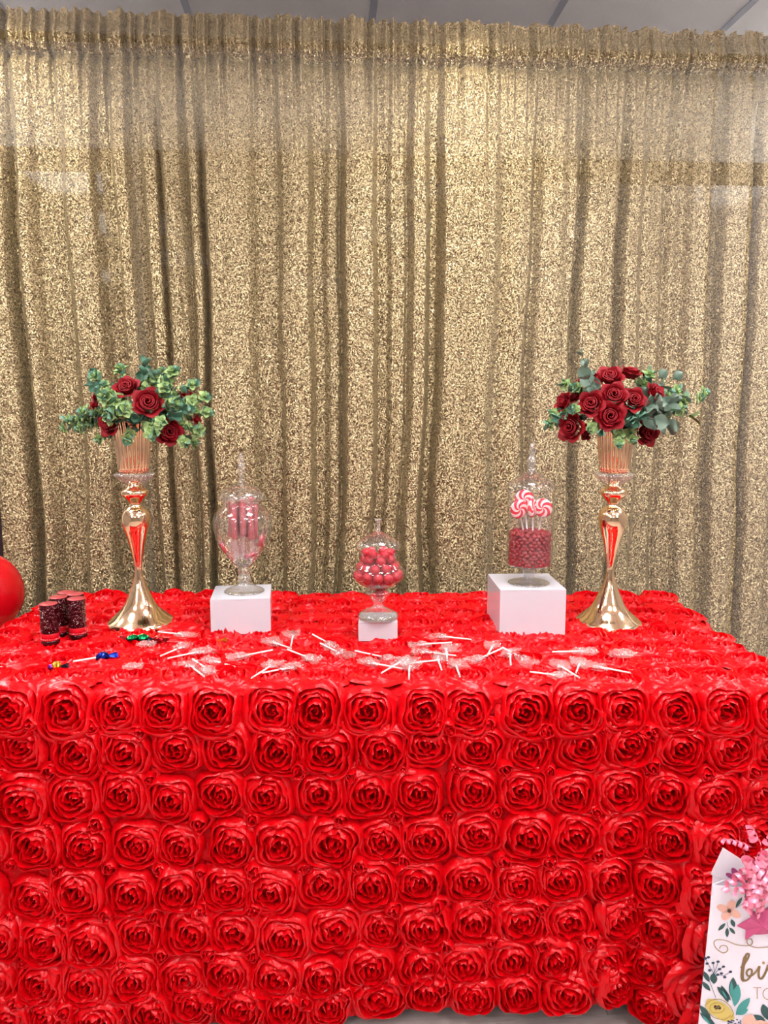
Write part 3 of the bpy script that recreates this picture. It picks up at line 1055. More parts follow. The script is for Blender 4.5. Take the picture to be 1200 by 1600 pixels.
jL = jar('urn_candy_jar', 'tall clear glass urn jar with pointed lid, filled with wrapped candy sticks', 382, 924, ZL, bodyL, stemL, lidL, finL)

k2 = .000216 / .965


def zz2(y):
    return (1290 - y) * k2


bodyM = [(.020, zz2(955)), (.030, zz2(935)), (.043, zz2(905)), (.0555, zz2(860)), (.0615, zz2(820)), (.0635, zz2(785)), (.0615, zz2(745)), (.055, zz2(705)), (.048, zz2(675)), (.0455, zz2(650)), (.0448, zz2(600)), (.0465, zz2(545))]
stemM = [(.048, 0), (.0486, .004), (.0480, .010), (.044, .0145), (.030, .0215), (.016, .0285), (.011, .034), (.0115, .040), (.015, .045), (.025, .057), (.0325, .0645), (.0325, .067), (.030, .070), (.023, .074), (.020, zz2(955))]
lidM = [(.0465, zz2(530)), (.0545, zz2(512)), (.0555, zz2(490)), (.0535, zz2(465)), (.046, zz2(430)), (.037, zz2(400)), (.026, zz2(370)), (.016, zz2(348)), (.010, zz2(332))]
finM = [(.010, zz2(335)), (.0058, zz2(318)), (.0052, zz2(270)), (.0062, zz2(225)), (.0095, zz2(205)), (.0095, zz2(196)), (.003, zz2(190))]
jM = jar('squat_candy_jar', 'short squat glass jar with flared lid, filled with round red candies', 591, 966, ZM, bodyM, stemM, lidM, finM)

k3 = .0003287


def zz3(y):
    return (1150 - y) * k3


bodyR = [(.010, zz3(1012)), (.050, zz3(1008)), (.0566, zz3(1000)), (.0574, zz3(985)), (.0574, zz3(700)), (.0574, zz3(445)), (.0582, zz3(438))]
stemR = [(.0525, 0), (.053, .002), (.049, .0045), (.030, .0085), (.016, .012), (.0125, .014), (.013, .018), (.0155, .028), (.0185, zz3(1040)), (.0195, zz3(1025)), (.015, zz3(1012))]
lidR = [(.055, zz3(432)), (.0605, zz3(432)), (.0605, zz3(424)), (.0595, zz3(395)), (.056, zz3(372)), (.045, zz3(350)), (.033, zz3(330)), (.025, zz3(308)), (.021, zz3(298)), (.015, zz3(292))]
finR = [(.015, zz3(292)), (.0105, zz3(286)), (.0115, zz3(240)), (.0125, zz3(190)), (.0085, zz3(180)), (.0088, zz3(160)), (.0075, zz3(110)), (.0045, zz3(75)), (.001, zz3(65))]
jR = jar('cylinder_candy_jar', 'straight cylindrical glass jar with spire lid, holding swirl lollipops over red candies', 826, 911, ZR, bodyR, stemR, lidR, finR, 14)

# candies in the squat jar
sph = MB()
nU, nV = 14, 9
sph.lathe([(max(.0004, .0118 * math.sin(PI * j / nV)), -.0118 * math.cos(PI * j / nV)) for j in range(nV + 1)], nU, True, True)
gum_me = sph.mesh('round_candy', True, M['gum'])
g = random.Random(17)
LAY = [(zz2(930) + .012, .027, 6), (zz2(930) + .013, .003, 1), (.109, .0485, 12), (.106, .024, 5), (.129, .042, 10), (.127, .018, 4), (.1475, .032, 7), (.147, .008, 2), (.1625, .029, 6)]
for (z, rad, n) in LAY:
    a0 = g.uniform(0, 6)
    for k in range(n):
        a = a0 + 2 * PI * k / n + g.uniform(-.05, .05)
        o = link('round_candy', gum_me)
        o.location = jM + Vector((rad * math.cos(a), rad * math.sin(a), z + g.uniform(-.0015, .0015)))
        o.rotation_euler = (g.uniform(0, 6), g.uniform(0, 6), 0)
        tag(o, 'round red sugared candy heaped inside the short squat jar', 'candy', 'round candies in the squat jar')
o = link('round_candy', gum_me)
o.location = jM + Vector((0.004, -0.004, .0635))
tag(o, 'single round red candy in the small bulb below the squat jar bowl', 'candy')

# candies and swirl lollipops in the cylinder jar
lent = MB()
lent.lathe([(max(.0004, .0072 * math.sin(PI * j / 8)), -.0040 * math.cos(PI * j / 8)) for j in range(9)], 14, True, True)
lent_me = lent.mesh('coated_candy', True, M['red_candy'])
g = random.Random(23)
nl = 0


def put_lentil(x, y, z, tx, ty, tz):
    o = link('coated_candy', lent_me)
    o.location = jR + Vector((x, y, z))
    o.rotation_euler = (tx, ty, tz)
    tag(o, 'small shiny red coated candy piled in the cylindrical jar', 'candy', 'coated candies in the cylinder jar')


zt = zz3(752)
z = zz3(1000) + .0055
row = 0
while z < zt:
    n = 22
    for k in range(n):
        a = 2 * PI * (k + .5 * (row % 2)) / n + g.uniform(-.05, .05)
        rad = .0478 + g.uniform(-.0012, .001)
        put_lentil(rad * math.cos(a), rad * math.sin(a), z + g.uniform(-.0015, .0015), g.uniform(-.35, .35), R(48) + g.uniform(-.3, .3), a)
    z += .0082
    row += 1
ztop = z - .0045
for rad, n in ((.036, 14), (.022, 9), (.008, 4)):
    for k in range(n):
        a = 2 * PI * k / n + g.uniform(-.1, .1)
        put_lentil(rad * math.cos(a), rad * math.sin(a), ztop + g.uniform(-.001, .002), g.uniform(-.6, .6), g.uniform(-.6, .6), 0)


def swirl_mat():
    m = mat('swirl_candy', (0.8, 0.1, 0.15), 0.15)
    tc = nd(m, 'ShaderNodeTexCoord')
    sx = nd(m, 'ShaderNodeSeparateXYZ')
    ln(m, tc.outputs['Object'], sx.inputs[0])
    at2 = nd(m, 'ShaderNodeMath', operation='ARCTAN2')
    ln(m, sx.outputs[2], at2.inputs[0])
    ln(m, sx.outputs[0], at2.inputs[1])
    vl = nd(m, 'ShaderNodeVectorMath', operation='LENGTH')
    ln(m, tc.outputs['Object'], vl.inputs[0])
    mu = nd(m, 'ShaderNodeMath', operation='MULTIPLY')
    mu.inputs[1].default_value = 75.0
    ln(m, vl.outputs['Value'], mu.inputs[0])
    ad = nd(m, 'ShaderNodeMath', operation='ADD')
    ln(m, at2.outputs[0], ad.inputs[0])
    ln(m, mu.outputs[0], ad.inputs[1])
    m6 = nd(m, 'ShaderNodeMath', operation='MULTIPLY')
    m6.inputs[1].default_value = 5.0
    ln(m, ad.outputs[0], m6.inputs[0])
    si = nd(m, 'ShaderNodeMath', operation='SINE')
    ln(m, m6.outputs[0], si.inputs[0])
    cr = nd(m, 'ShaderNodeValToRGB')
    cr.color_ramp.elements[0].position = 0.45
    cr.color_ramp.elements[0].color = (0.80, 0.03, 0.07, 1)
    cr.color_ramp.elements[1].position = 0.55
    cr.color_ramp.elements[1].color = (0.95, 0.72, 0.74, 1)
    mr = nd(m, 'ShaderNodeMapRange')
    mr.inputs['From Min'].default_value = -1
    ln(m, si.outputs[0], mr.inputs['Value'])
    ln(m, mr.outputs[0], cr.inputs[0])
    ln(m, cr.outputs[0], bsdf(m).inputs['Base Color'])
    return m


M['swirl'] = swirl_mat()
disc = MB()
disc.lathe([(.001, -.0045), (.018, -.0042), (.0225, -.0028), (.0238, 0), (.0225, .0028), (.018, .0042), (.001, .0045)], 40, True, True, Matrix.Rotation(PI / 2, 4, 'X'))
disc_me = disc.mesh('swirl_disc', True, M['swirl'])
SW = [(-.0305, -.008, zz3(572), R(18), R(-14), 'leftmost red and white swirl lollipop in the cylindrical jar'),
      (.000, -.024, zz3(556), R(58), R(-6), 'swirl lollipop turned edge-on in the middle of the cylindrical jar'),
      (.0295, -.006, zz3(563), R(-22), R(8), 'rightmost red and white swirl lollipop in the cylindrical jar'),
      (-.012, .022, zz3(505), R(-10), R(-6), 'swirl lollipop standing highest at the back of the cylindrical jar')]
for (x, y, z, yaw, roll, label) in SW:
    root = thing('swirl_lollipop', label, 'lollipop', jR + Vector((x, y, z)), 0, 'swirl lollipops in the cylinder jar')
    root.rotation_euler = (0, roll, yaw)
    link('candy_disc', disc_me, root)
    MB().tube([(0, 0, -.022), (0, 0, -.085)], .0021, 8).build('stick', M['stick'], root)

# wrapped sticks in the urn jar
g = random.Random(31)
cand = MB().tube([(0, 0, .0), (0, 0, .0015), (0, 0, .086), (0, 0, .0875)], lambda t_: .0072 if .01 < t_ < .99 else .0050, 12).mesh('candy', True, M['stick_candy'])


def crumple_tube(seed):
    gg = random.Random(seed)
    nz = noise1(seed, [(90, 1), (170, .7)])
    rows = []
    for j in range(15):
        z = -.055 + .150 * j / 14
        row = []
        for i in range(10):
            a = 2 * PI * i / 10
            r_ = .0088 + .0014 * math.sin(3 * a + z * 90 + seed) + .0007 * nz(z)
            if z < -.006:
                r_ *= 1.15 - .4 * math.exp(-((z + .010) / .006) ** 2)
            row.append((r_ * math.cos(a), r_ * math.sin(a) * (1 if z > -.006 else .45), z))
        rows.append(row)
    return MB().grid(rows, True).mesh('wrapper', True, M['wrap'])


wr_me = [crumple_tube(k) for k in range(3)]
n = 0
POS = [(.029, 8), (.010, 3)]
for rad, cnt in POS:
    for k in range(cnt):
        a = 2 * PI * k / cnt + (0.2 if rad > .02 else .6)
        zc = .145 + g.uniform(-.008, .010)
        root = thing('wrapped_candy_stick', 'red candy stick in clear crinkled wrapper standing in the urn jar', 'candy', jL + Vector((rad * math.cos(a), rad * math.sin(a), zc)), 0, 'wrapped candy sticks in the urn jar')
        root.rotation_euler = (g.uniform(-.05, .05), g.uniform(-.05, .05), g.uniform(0, 6))
        link('candy', cand, root)
        link('wrapper', g.choice(wr_me), root)
for (x, z, rot) in ((.048, .135, .25), (-.046, .118, -.6), (.02, .098, 1.2)):
    root = thing('wrapped_candy_stick', ('short red wrapped candy leaning on the right wall of the urn jar', 'red wrapped candy leaning low on the left wall of the urn jar', 'red wrapped candy lying across the bottom of the urn jar')[[.048, -.046, .02].index(x)], 'candy',
                 jL + Vector((x, -.020, z)), 0, 'wrapped candy sticks in the urn jar')
    root.rotation_euler = (0, rot, 0)
    MB().tube([(0, 0, -.014), (0, 0, -.013), (0, 0, .013), (0, 0, .014)], lambda t_: .0065 if .01 < t_ < .99 else .004, 10).build('candy', M['stick_candy'], root)
    MB().tube([(0, 0, -.024), (0, 0, -.016), (0, 0, -.013), (0, 0, .013), (0, 0, .016), (0, 0, .024)], lambda t_: .0075 if .25 < t_ < .75 else .004, 10).build('wrapper', M['wrap'], root)

# ------------------------------------------------------------------ dark red glitter tubes
g = random.Random(3)
TUBES = [(75.5, 943.5, 'dark red glitter tube standing closest to the balloon, nearest of the five'),
         (91, 933, 'dark red glitter tube second from the left of the five'),
         (103, 925.5, 'dark red glitter tube farthest back of the five'),
         (117, 928, 'dark red glitter tube at the back right of the five'),
         (118.8, 935.5, 'dark red glitter tube at the front right of the five')]
TH = .100
for (px, py, label) in TUBES:
    p = at(px, py, TZ + TH)
    p.z = TZ
    root = thing('glitter_tube', label, 'tube', p, g.uniform(0, 6), 'dark red glitter tubes')
    r_ = .0205
    MB().lathe([(r_ * .96, .004), (r_, .006), (r_, .012), (r_ * .97, .014)], 32).build('foot_ring', M['tube_base'], root)
    band = MB().lathe([(r_ * .97, .014), (r_, .015), (r_, .030), (r_ * .97, .031)], 32).build('band', M['tube_band'], root)
    st = MB()
    for k in range(26):
        a = 2 * PI * k / 26
        st.lathe([(.0013, -.0008), (.0013, .0), (.0006, .0009)], 6, False, True, frame((r_ * math.cos(a), r_ * math.sin(a), .0175), (math.cos(a), math.sin(a), 0)))
    st.build('rhinestones', M['stone'], band, False)['kind'] = 'stuff'
    body = MB().lathe([(r_ * .95, .031), (r_, .033), (r_, TH - .002), (r_ * .98, TH - .001)], 36).build('body', M['tube'], root)
    sp = MB()
    for k in range(150):
        a, z = g.uniform(0, 2 * PI), g.uniform(.034, TH - .004)
        s_ = g.choice((.0005, .0006, .0008))
        sp.lathe([(s_, 0.0), (s_ * .6, .0003)], 5, False, True, frame((r_ * math.cos(a), r_ * math.sin(a), z), (math.cos(a), math.sin(a), 0)))
    sp.build('specks', M['speck'], body, False)['kind'] = 'stuff'
    MB().lathe([(r_ * .99, TH - .0005), (r_ * 1.01, TH), (r_ * .99, TH + .0015), (r_ * .3, TH + .0017)], 36).build('cap', M['tube_top'], root)

# ------------------------------------------------------------------ wrapped lollipops scattered on the cloth
LZ = ZT + .016


def crumple_sheet(seed, L=.046, W=.030):
    gg = random.Random(seed)
    rows = []
    n, m_ = 13, 11
    for j in range(n):
        v_ = j / (n - 1)
        hw = W / 2 * (0.30 + .75 * smooth01(0, .35, v_) - 0.12 * math.sin(v_ * 9 + seed))
        row = []
        for i in range(m_):
            u = i / (m_ - 1) * 2 - 1
            bulge = .0075 * max(0, 1 - ((v_ - .45) / .34) ** 2) * max(0, 1 - u * u * 1.6)
            z = bulge + .0016 + gg.uniform(-.0014, .0022) + (.003 * gg.random() if abs(u) > .8 or v_ > .85 else 0)
            row.append((hw * u + gg.uniform(-.001, .001), L * v_ + gg.uniform(-.001, .001), max(.0004, z)))
        rows.append(row)
    lower = [[(x, y, max(-.0045, -.3 * z)) for (x, y, z) in r_] for r_ in rows]
    mb = MB()
    mb.grid(rows)
    mb.grid(lower)
    return mb.mesh('wrapper', False, M['wrap'])


SHEETS = [crumple_sheet(400 + k) for k in range(7)]
POP = MB().lathe([(.001, -.003), (.0085, -.0026), (.0105, 0), (.0085, .0026), (.001, .003)], 18, True, True).mesh('candy', True, M['clear_candy'])
# stick end, where the stick enters the wrapper, centre of the wrapper (pixels), label
LOLLIES = [
    ((247, 989), (275, 991), (288, 992), 'clear lollipop lying just right of the gold vase foot, stick pointing left to the vase'),
    ((251, 1027), (272, 1015), (286, 1011), 'clear lollipop below the left gold vase, stick pointing down to the left'),
    ((262, 1029.5), (299, 1023), (311, 1019), 'clear lollipop with long nearly level stick, between left vase and left white box'),
    ((301, 1032), (312, 1039), (324, 1046), 'short-sticked lollipop of the left three-lollipop pile, stick pointing up left'),
    ((319, 1059), (306, 1044), (297, 1041), 'lollipop of the left three-lollipop pile whose stick points down toward the table edge'),
    ((367, 1043), (338, 1036.6), (333, 1033), 'lollipop of the left three-lollipop pile whose stick points right, below the left white box'),
    ((426, 1017), (389, 1024), (376, 1026), 'lollipop just in front of the right corner of the left white box, stick pointing right'),
    ((393, 1061.5), (415.5, 1046.5), (424, 1041), 'lollipop left of centre near the front edge, steep stick pointing down left'),
    ((410, 1053), (441, 1047), (453, 1044), 'lollipop left of centre near the front edge, nearly level stick touching a steeper one'),
    ((455, 1015), (434, 1005), (426, 1004), 'lollipop right of the left white box, stick pointing down right'),
    ((454.6, 1010.5), (455, 998), (458, 993), 'lollipop right of the left white box with its short stick pointing at the viewer'),
    ((449, 1017), (472, 1026.7), (484, 1029), 'lollipop with stick pointing up left, in front of the pair right of the left box'),
    ((488.6, 992.7), (509, 1003.4), (516, 1007), 'lollipop left of the smallest white box, the farther one of two parallel sticks'),
    ((500.5, 1007), (523, 1017), (531, 1021), 'lollipop left of the smallest white box, the nearer one of two parallel sticks'),
    ((555, 1018.5), (596, 1027), (607, 1029), 'lollipop with long stick pointing left, just below the smallest white box'),
    ((596, 1053.5), (616, 1039), (629, 1033), 'lollipop in the central pile whose stick points down left, crossing another stick'),
    ((627.5, 1047), (591, 1037), (578, 1036), 'lollipop in the central pile lying left, its stick crossed by another one'),
    ((639, 1061.5), (640, 1046), (640, 1041), 'lollipop in the central pile with a short stick pointing straight at the viewer'),
    ((687.5, 1032.5), (646, 1037), (634, 1038), 'lollipop in the central pile with a long level stick pointing right'),
    ((690, 1047.5), (686, 1032.5), (683, 1028), 'lollipop right of the central pile, short stick starting at the end of a level stick'),
    ((712.7, 1026), (673.5, 1022.5), (663, 1019), 'lollipop right of the middle jar, long stick crossed by a short upright one'),
    ((698.7, 1034), (698, 1019), (697, 1014), 'lollipop right of the middle jar, short stick crossing over a long level one'),
    ((706, 1005.7), (669.5, 1007.8), (658, 1007), 'lollipop right of the smallest white box, level stick pointing right, second farthest back'),
    ((736.5, 999.6), (701, 995), (690, 995), 'lollipop farthest back between the smallest and the largest white box'),
    ((718.5, 1058), (712.7, 1044.7), (712, 1039), 'lollipop nearest the front edge right of centre, stick pointing down'),
    ((760.5, 1027), (766, 1014), (770, 1010), 'lollipop before the largest white box, short stick touching the foot of a rising one'),
    ((784.5, 1013.6), (760.5, 1027), (748, 1030), 'lollipop in front of the largest white box, stick rising to the right'),
    ((785, 1013.6), (812, 1027.6), (820, 1031), 'lollipop in front of the largest white box, stick falling to the right'),
    ((798, 1041), (798.5, 1028), (797, 1022), 'lollipop under the largest white box, short stick pointing straight at the viewer'),
    ((863, 1020), (896, 1021), (910, 1018), 'lollipop right of the largest white box, level stick pointing left, farther from the front edge'),
    ((828, 1051), (866, 1056), (874, 1056), 'lollipop nearest the front edge on the right, long stick pointing left'),
    ((905, 1059.5), (885, 1046), (875, 1041), 'lollipop in the right pile whose stick points down right to the table edge'),
    ((900, 1053), (904.5, 1041), (906, 1036), 'lollipop in the right pile with a short stick pointing at the viewer'),
    ((985, 1053), (945, 1044), (932, 1042), 'rightmost lollipop with a stick, pointing right below the right gold vase'),
]
g = random.Random(77)
for k, (e, s_, w_, label) in enumerate(LOLLIES):
    pe = at(*e, LZ)
    pw_ = at(*w_, LZ)
    d = pw_ - pe
    d.z = 0
    a = math.atan2(d.y, d.x) - PI / 2
    root = thing('wrapped_lollipop', label, 'lollipop', pw_, a, 'clear lollipops scattered on the tablecloth')
    Ln = d.length
    # local +Y runs from the stick end towards the wrapper
    MB().tube([(0, -Ln, .0005 + g.uniform(0, .003)), (0, -.004, .001)], .0019, 8).build('stick', M['stick'], root)
    sz = g.uniform(1.1, 1.4)
    link('wrapper', g.choice(SHEETS), root, Matrix.Translation((0, -.020 * sz, -.001)) @ Matrix.Rotation(g.uniform(-.2, .2), 4, 'Z') @ Matrix.Diagonal((sz, sz, 1.1, 1)))
    link('candy', POP, root, Matrix.Translation((0, 0, .001)))
for (px, py, ang, sc, label) in ((968, 1022, -1.2, 1.5, 'empty clear wrapper with a white twist, lying below the right gold vase'),
                                 (205, 1042, -1.4, .95, 'small flat clear wrapper lying alone in front of the left gold vase'),
                                 (226, 1007, -1.5, 1.0, 'clear wrapper lying beside the green foil in front of the left gold vase')):
    o = link('clear_wrapper', SHEETS[int(px) % 7], None, Matrix.Translation(at(px, py, LZ - .001)) @ Matrix.Rotation(ang, 4, 'Z') @ Matrix.Diagonal((sc, sc, 1, 1)) @ Matrix.Translation((0, -.02, 0)))
    tag(o, label, 'wrapper')


# foil sweets
def foil_lump(seed, rx, ry, rz, M_=None):
    gg = random.Random(seed)
    mb = MB()
    rows = []
    for j in range(8):
        v_ = j / 7
        row = []
        for i in range(10):
            a = 2 * PI * i / 10
            s_ = max(.12, math.sin(PI * (0.06 + .88 * v_))) ** .6 * gg.uniform(.86, 1.12)
            row.append((rx * s_ * math.cos(a), ry * (2 * v_ - 1), rz * s_ * math.sin(a)))
        rows.append(row)
    mb.grid(rows, True, M_)
    return mb


def fan(seed, L, W, M_=None):
    gg = random.Random(seed)
    rows = []
    for j in range(4):
        v_ = j / 3
        rows.append([((W * (.25 + .75 * v_)) * (i / 6 * 2 - 1), L * v_, (.0028 * ((i % 2) * 2 - 1) + gg.uniform(-.001, .001)) * (.4 + v_)) for i in range(7)])
    return MB().grid(rows, False, M_)


p = at(160, 1026, LZ + .003)
e = at(114.5, 1035, LZ)
d = p - e
a = math.atan2(d.y, d.x) - PI / 2
root = thing('foil_lollipop', 'lollipop in shiny blue foil with a white stick on the left of the table', 'lollipop', p, a)
foil_lump(1, .0125, .014, .011).build('foil', M['blue_foil'], root, False)
fan(2, .022, .010, Matrix.Translation((0, .010, 0))).build('foil_tail', M['blue_foil'], root, False)
MB().tube([(0, -d.length, -.001), (0, -.010, 0)], .0021, 8).build('stick', M['stick'], root)

p = at(88, 1040, LZ + .002)
root = thing('foil_candy', 'gold and purple foil sweet with a dark twisted end near the left edge', 'candy', p, R(-50))
foil_lump(3, .010, .010, .010).build('foil', M['gold_foil'], root, False)
foil_lump(4, .008, .006, .007, Matrix.Translation((-.003, -.010, -.003)) @ Matrix.Rotation(.5, 4, 'Z')).build('purple_foil', M['purple_foil'], root, False)
fan(5, .018, .007, Matrix.Translation((0.004, .006, -.002)) @ Matrix.Rotation(-.3, 4, 'Z')).build('foil_tail', M['dark_foil'], root, False)

p = at(214, 997, LZ + .002)
root = thing('foil_candy', 'green foil sweet with silvery red twisted tail at the foot of the left gold vase', 'candy', p, R(-75))
foil_lump(6, .011, .016, .009, Matrix.Translation((0, .012, 0))).build('foil', M['green_foil'], root, False)
foil_lump(7, .009, .014, .008, Matrix.Translation((0.008, -.010, .004)) @ Matrix.Rotation(.6, 4, 'Z')).build('foil', M['green_foil'], root, False)
fan(8, .030, .010, Matrix.Translation((0, -.014, 0)) @ Matrix.Rotation(PI - .3, 4, 'Z')).build('foil_tail', M['red_foil'], root, False)
p = at(247, 999, LZ + .002)
root = thing('foil_candy', 'dark red foil sweet to the right of the green one under the left gold vase', 'candy', p, R(-95))
foil_lump(9, .009, .013, .008).build('foil', M['red_foil'], root, False)
fan(10, .014, .009, Matrix.Translation((0, .010, 0))).build('foil_tail', M['red_foil'], root, False)
fan(11, .014, .008, Matrix.Translation((0, -.010, 0)) @ Matrix.Rotation(PI, 4, 'Z')).build('foil_tail', M['dark_foil'], root, False)
p = at(346, 1000, LZ)
root = thing('foil_scrap', 'tiny folded gold foil scrap in front of the left white box', 'wrapper', p, R(-65))
fan(12, .013, .0035).build('foil', M['gold_foil'], root, False)
fan(13, .010, .003, Matrix.Rotation(PI, 4, 'Z')).build('foil', M['gold_foil'], root, False)

# ------------------------------------------------------------------ balloon on a tan box at the left end
pb = at_y(-33, 928, 2.15)
Rb = .1195
balloon = thing('balloon', 'round red balloon cut off by the left edge of the picture', 'balloon', pb + Vector((0, 0, -Rb)))
prof = [(max(.0015, Rb * math.sin(PI * j / 28) * (1 - .04 * math.cos(PI * j / 28) * -1)), Rb - Rb * math.cos(PI * j / 28)) for j in range(29)]
tilt = Matrix.Translation((0, 0, Rb)) @ Matrix.Rotation(R(-100), 4, 'Y') @ Matrix.Translation((0, 0, -Rb))
MB().lathe(prof, 44, M=tilt).build('skin', M['balloon'], balloon)
MB().lathe([(.002, 2 * Rb - .002), (.005, 2 * Rb + .004), (.003, 2 * Rb + .009), (.009, 2 * Rb + .016)], 14, True, True, tilt).build('knot', M['balloon'], balloon)
zb = pb.z - Rb
box = thing('tan_box', 'plain tan box under the red balloon at the left end of the table', 'box', (-1.265, 2.09, 0))
t_ = .012
h = zb
MB().box(-.25, .25, -.20, .20, h - t_, h).build('top_panel', M['tan'], box, False, .002)
MB().box(-.245, .245, -.195, -.195 + t_, 0, h - t_).build('side_panel', M['tan'], box, False)
MB().box(-.245, .245, .195 - t_, .195, 0, h - t_).build('side_panel', M['tan'], box, False)
MB().box(-.245, -.245 + t_, -.183, .183, 0, h - t_).build('side_panel', M['tan'], box, False)
MB().box(.245 - t_, .245, -.183, .183, 0, h - t_).build('side_panel', M['tan'], box, False)

# ------------------------------------------------------------------ gift bag
BW, BD, BH = 0.30, 0.060, 0.432
BYAW = R(-13)
BO = at_y(1088, 1600, 1.315)
BO.z = 0.0
bag = thing('gift_bag', 'white gift bag printed with flowers and gold lettering, tied with pink curled ribbon', 'gift bag', BO, BYAW)
# local x to the right along the front, y backwards, z up; the front leans back a touch
LEAN = .000


def fx(u, z):
    """left edge drifts right towards the top"""
    return u + (0.012 * z / BH if u < .05 else 0)


def sheet(pts, th, n):
    pass


def panel(name, quad, m, th=.0012, parent=None):
    a, b, c, d_ = [Vector(q) for q in quad]
    nrm = (b - a).cross(d_ - a).normalized() * th
    v_ = [a, b, c, d_, a + nrm, b + nrm, c + nrm, d_ + nrm]
    f_ = [(3, 2, 1, 0), (4, 5, 6, 7), (0, 1, 5, 4), (1, 2, 6, 5), (2, 3, 7, 6), (3, 0, 4, 7)]
    return MB().add(v_, f_).build(name, m, parent or bag, False)


front_panel = panel('front_panel', ((0, 0, 0), (BW, 0, 0), (BW, 0, BH), (.014, 0, BH)), M['paper'])
panel('back_panel', ((BW, BD, 0), (0.020, BD, 0), (.022, BD - .012, BH + .003), (BW - .02, BD - .012, BH + .003)), M['paper'])
# the gusset folds inwards
panel('side_gusset', ((.020, BD, 0), (0, 0, 0), (.014, 0.0, BH), (.040, BD * .5, BH - .006)), M['paper'])
panel('side_gusset', ((BW, 0, 0), (BW, BD, 0), (BW - .03, BD * .5, BH - .006), (BW, 0, BH)), M['paper'])
panel('bag_base', ((0, 0, .002), (0, BD, .002), (BW, BD, .002), (BW, 0, .002)), M['paper'])
# back flap that rises above the front at the left corner
fl = MB()
flap = [(.018, BD - .012, BH - .01), (.036, BD - .016, BH + .050), (.112, BD - .02, BH + .008), (.125, BD - .02, BH - .03)]
fl.add(flap + [(x, y + .0015, z) for x, y, z in flap], [(0, 1, 2, 3), (7, 6, 5, 4), (0, 4, 5, 1), (1, 5, 6, 2), (2, 6, 7, 3)])
fl.build('back_flap', M['paper'], bag, False)


def local(px, py):
    d_ = ray(px, py)
    nb = Vector((math.sin(BYAW), -math.cos(BYAW), 0))
    k_ = (BO - Vector((0, 0, CAM_H))).dot(nb) / d_.dot(nb)
    q = Vector((0, 0, CAM_H)) + d_ * k_ - BO
    return q.x * math.cos(BYAW) + q.y * math.sin(BYAW), q.z


def flat(name, polys, m, lift=.0009, parent=None, y0=0.0):
    """flat print: polygons given in local x,z on the front panel"""
    mb = MB()
    for poly in polys:
        n_ = len(poly)
        mb.add([(x, y0 - lift - .0014, z) for x, z in poly], [tuple(range(n_))])
    return mb.build(name, m, parent or front_panel, False)


def leaf_poly(x, z, ang, L, W):
    pts = []
    for k in range(9):
        t_ = k / 8
        pts.append((t_ * L, W * math.sin(PI * t_) ** .8))
    for k in range(7, 0, -1):
        t_ = k / 8
        pts.append((t_ * L, -W * math.sin(PI * t_) ** .8))
    c, s_ = math.cos(ang), math.sin(ang)
    return [(x + u * c - v_ * s_, z + u * s_ + v_ * c) for u, v_ in pts]


def round_poly(x, z, rx, rz=None, n_=14, rot=0, wob=0):
    rz = rz or rx
    c, s_ = math.cos(rot), math.sin(rot)
    out = []
    for k in range(n_):
        a_ = 2 * PI * k / n_
        w_ = 1 + wob * math.sin(5 * a_)
        u, v_ = rx * w_ * math.cos(a_), rz * w_ * math.sin(a_)
        out.append((x + u * c - v_ * s_, z + u * s_ + v_ * c))
    return out


def stroke(pts, w):
    """flat line of varying width through pixel-free local points"""
    out = []
    pts = [Vector((x, z)) for x, z in pts]
    polys = []
    for i in range(len(pts) - 1):
        d_ = (pts[i + 1] - pts[i])
        if d_.length < 1e-6:
            continue
        nrm = Vector((-d_.y, d_.x)).normalized()
        w0 = (w(i / (len(pts) - 1)) if callable(w) else w) / 2
        w1 = (w((i + 1) / (len(pts) - 1)) if callable(w) else w) / 2
        e_ = d_.normalized() * min(w0, w1) * .35
        polys.append([tuple(pts[i] + nrm * w0 - e_), tuple(pts[i] - nrm * w0 - e_), tuple(pts[i + 1] - nrm * w1 + e_), tuple(pts[i + 1] + nrm * w1 + e_)])
    return polys


def catmull(pts, per=8):
    out = []
    P_ = [pts[0]] + list(pts) + [pts[-1]]
    for i in range(1, len(P_) - 2):
        p0, p1, p2, p3 = [np.array(q, float) for q in P_[i - 1:i + 3]]
        for k in range(per):
            t_ = k / per
            out.append(tuple(.5 * ((2 * p1) + (-p0 + p2) * t_ + (2 * p0 - 5 * p1 + 4 * p2 - p3) * t_ * t_ + (-p0 + 3 * p1 - 3 * p2 + p3) * t_ ** 3)))
    out.append(tuple(pts[-1]))
    return out


def Z(zx, zy):
    """position in the enlarged view of the bag to local coordinates"""
    return local(1060 + zx / 5.164, 1290 + zy / 5.161)


u1 = 1.0 / 5.164 * .00119        # metres for one pixel of the enlarged view
# peach flower
cx, cz = Z(408, 680)
pol = []
for a_ in (75, 165, 245, 335, 20):
    if a_ == 20:
        continue
    x, z = cx + 48 * u1 * math.cos(R(a_)), cz + 48 * u1 * math.sin(R(a_))
    pol.append(round_poly(x, z, 50 * u1, 33 * u1, 14, R(a_), .04))
flat('printed_petals', pol, M['p_peach'])
flat('printed_flower_centre', [round_poly(cx, cz, 14 * u1, 18 * u1)], M['p_brown'], .0013)
lv = []
for (zx, zy, zx2, zy2, w_) in ((460, 655, 512, 570, 13), (540, 600, 552, 528, 13), (545, 600, 600, 560, 14), (520, 635, 600, 635, 14), (425, 748, 450, 812, 17), (378, 780, 320, 840, 14), (392, 815, 390, 895, 14), (410, 815, 455, 868, 14)):
    a_, b_ = Z(zx, zy), Z(zx2, zy2)
    lv.append(leaf_poly(a_[0], a_[1], math.atan2(b_[1] - a_[1], b_[0] - a_[0]), math.hypot(b_[0] - a_[0], b_[1] - a_[1]), w_ * u1))
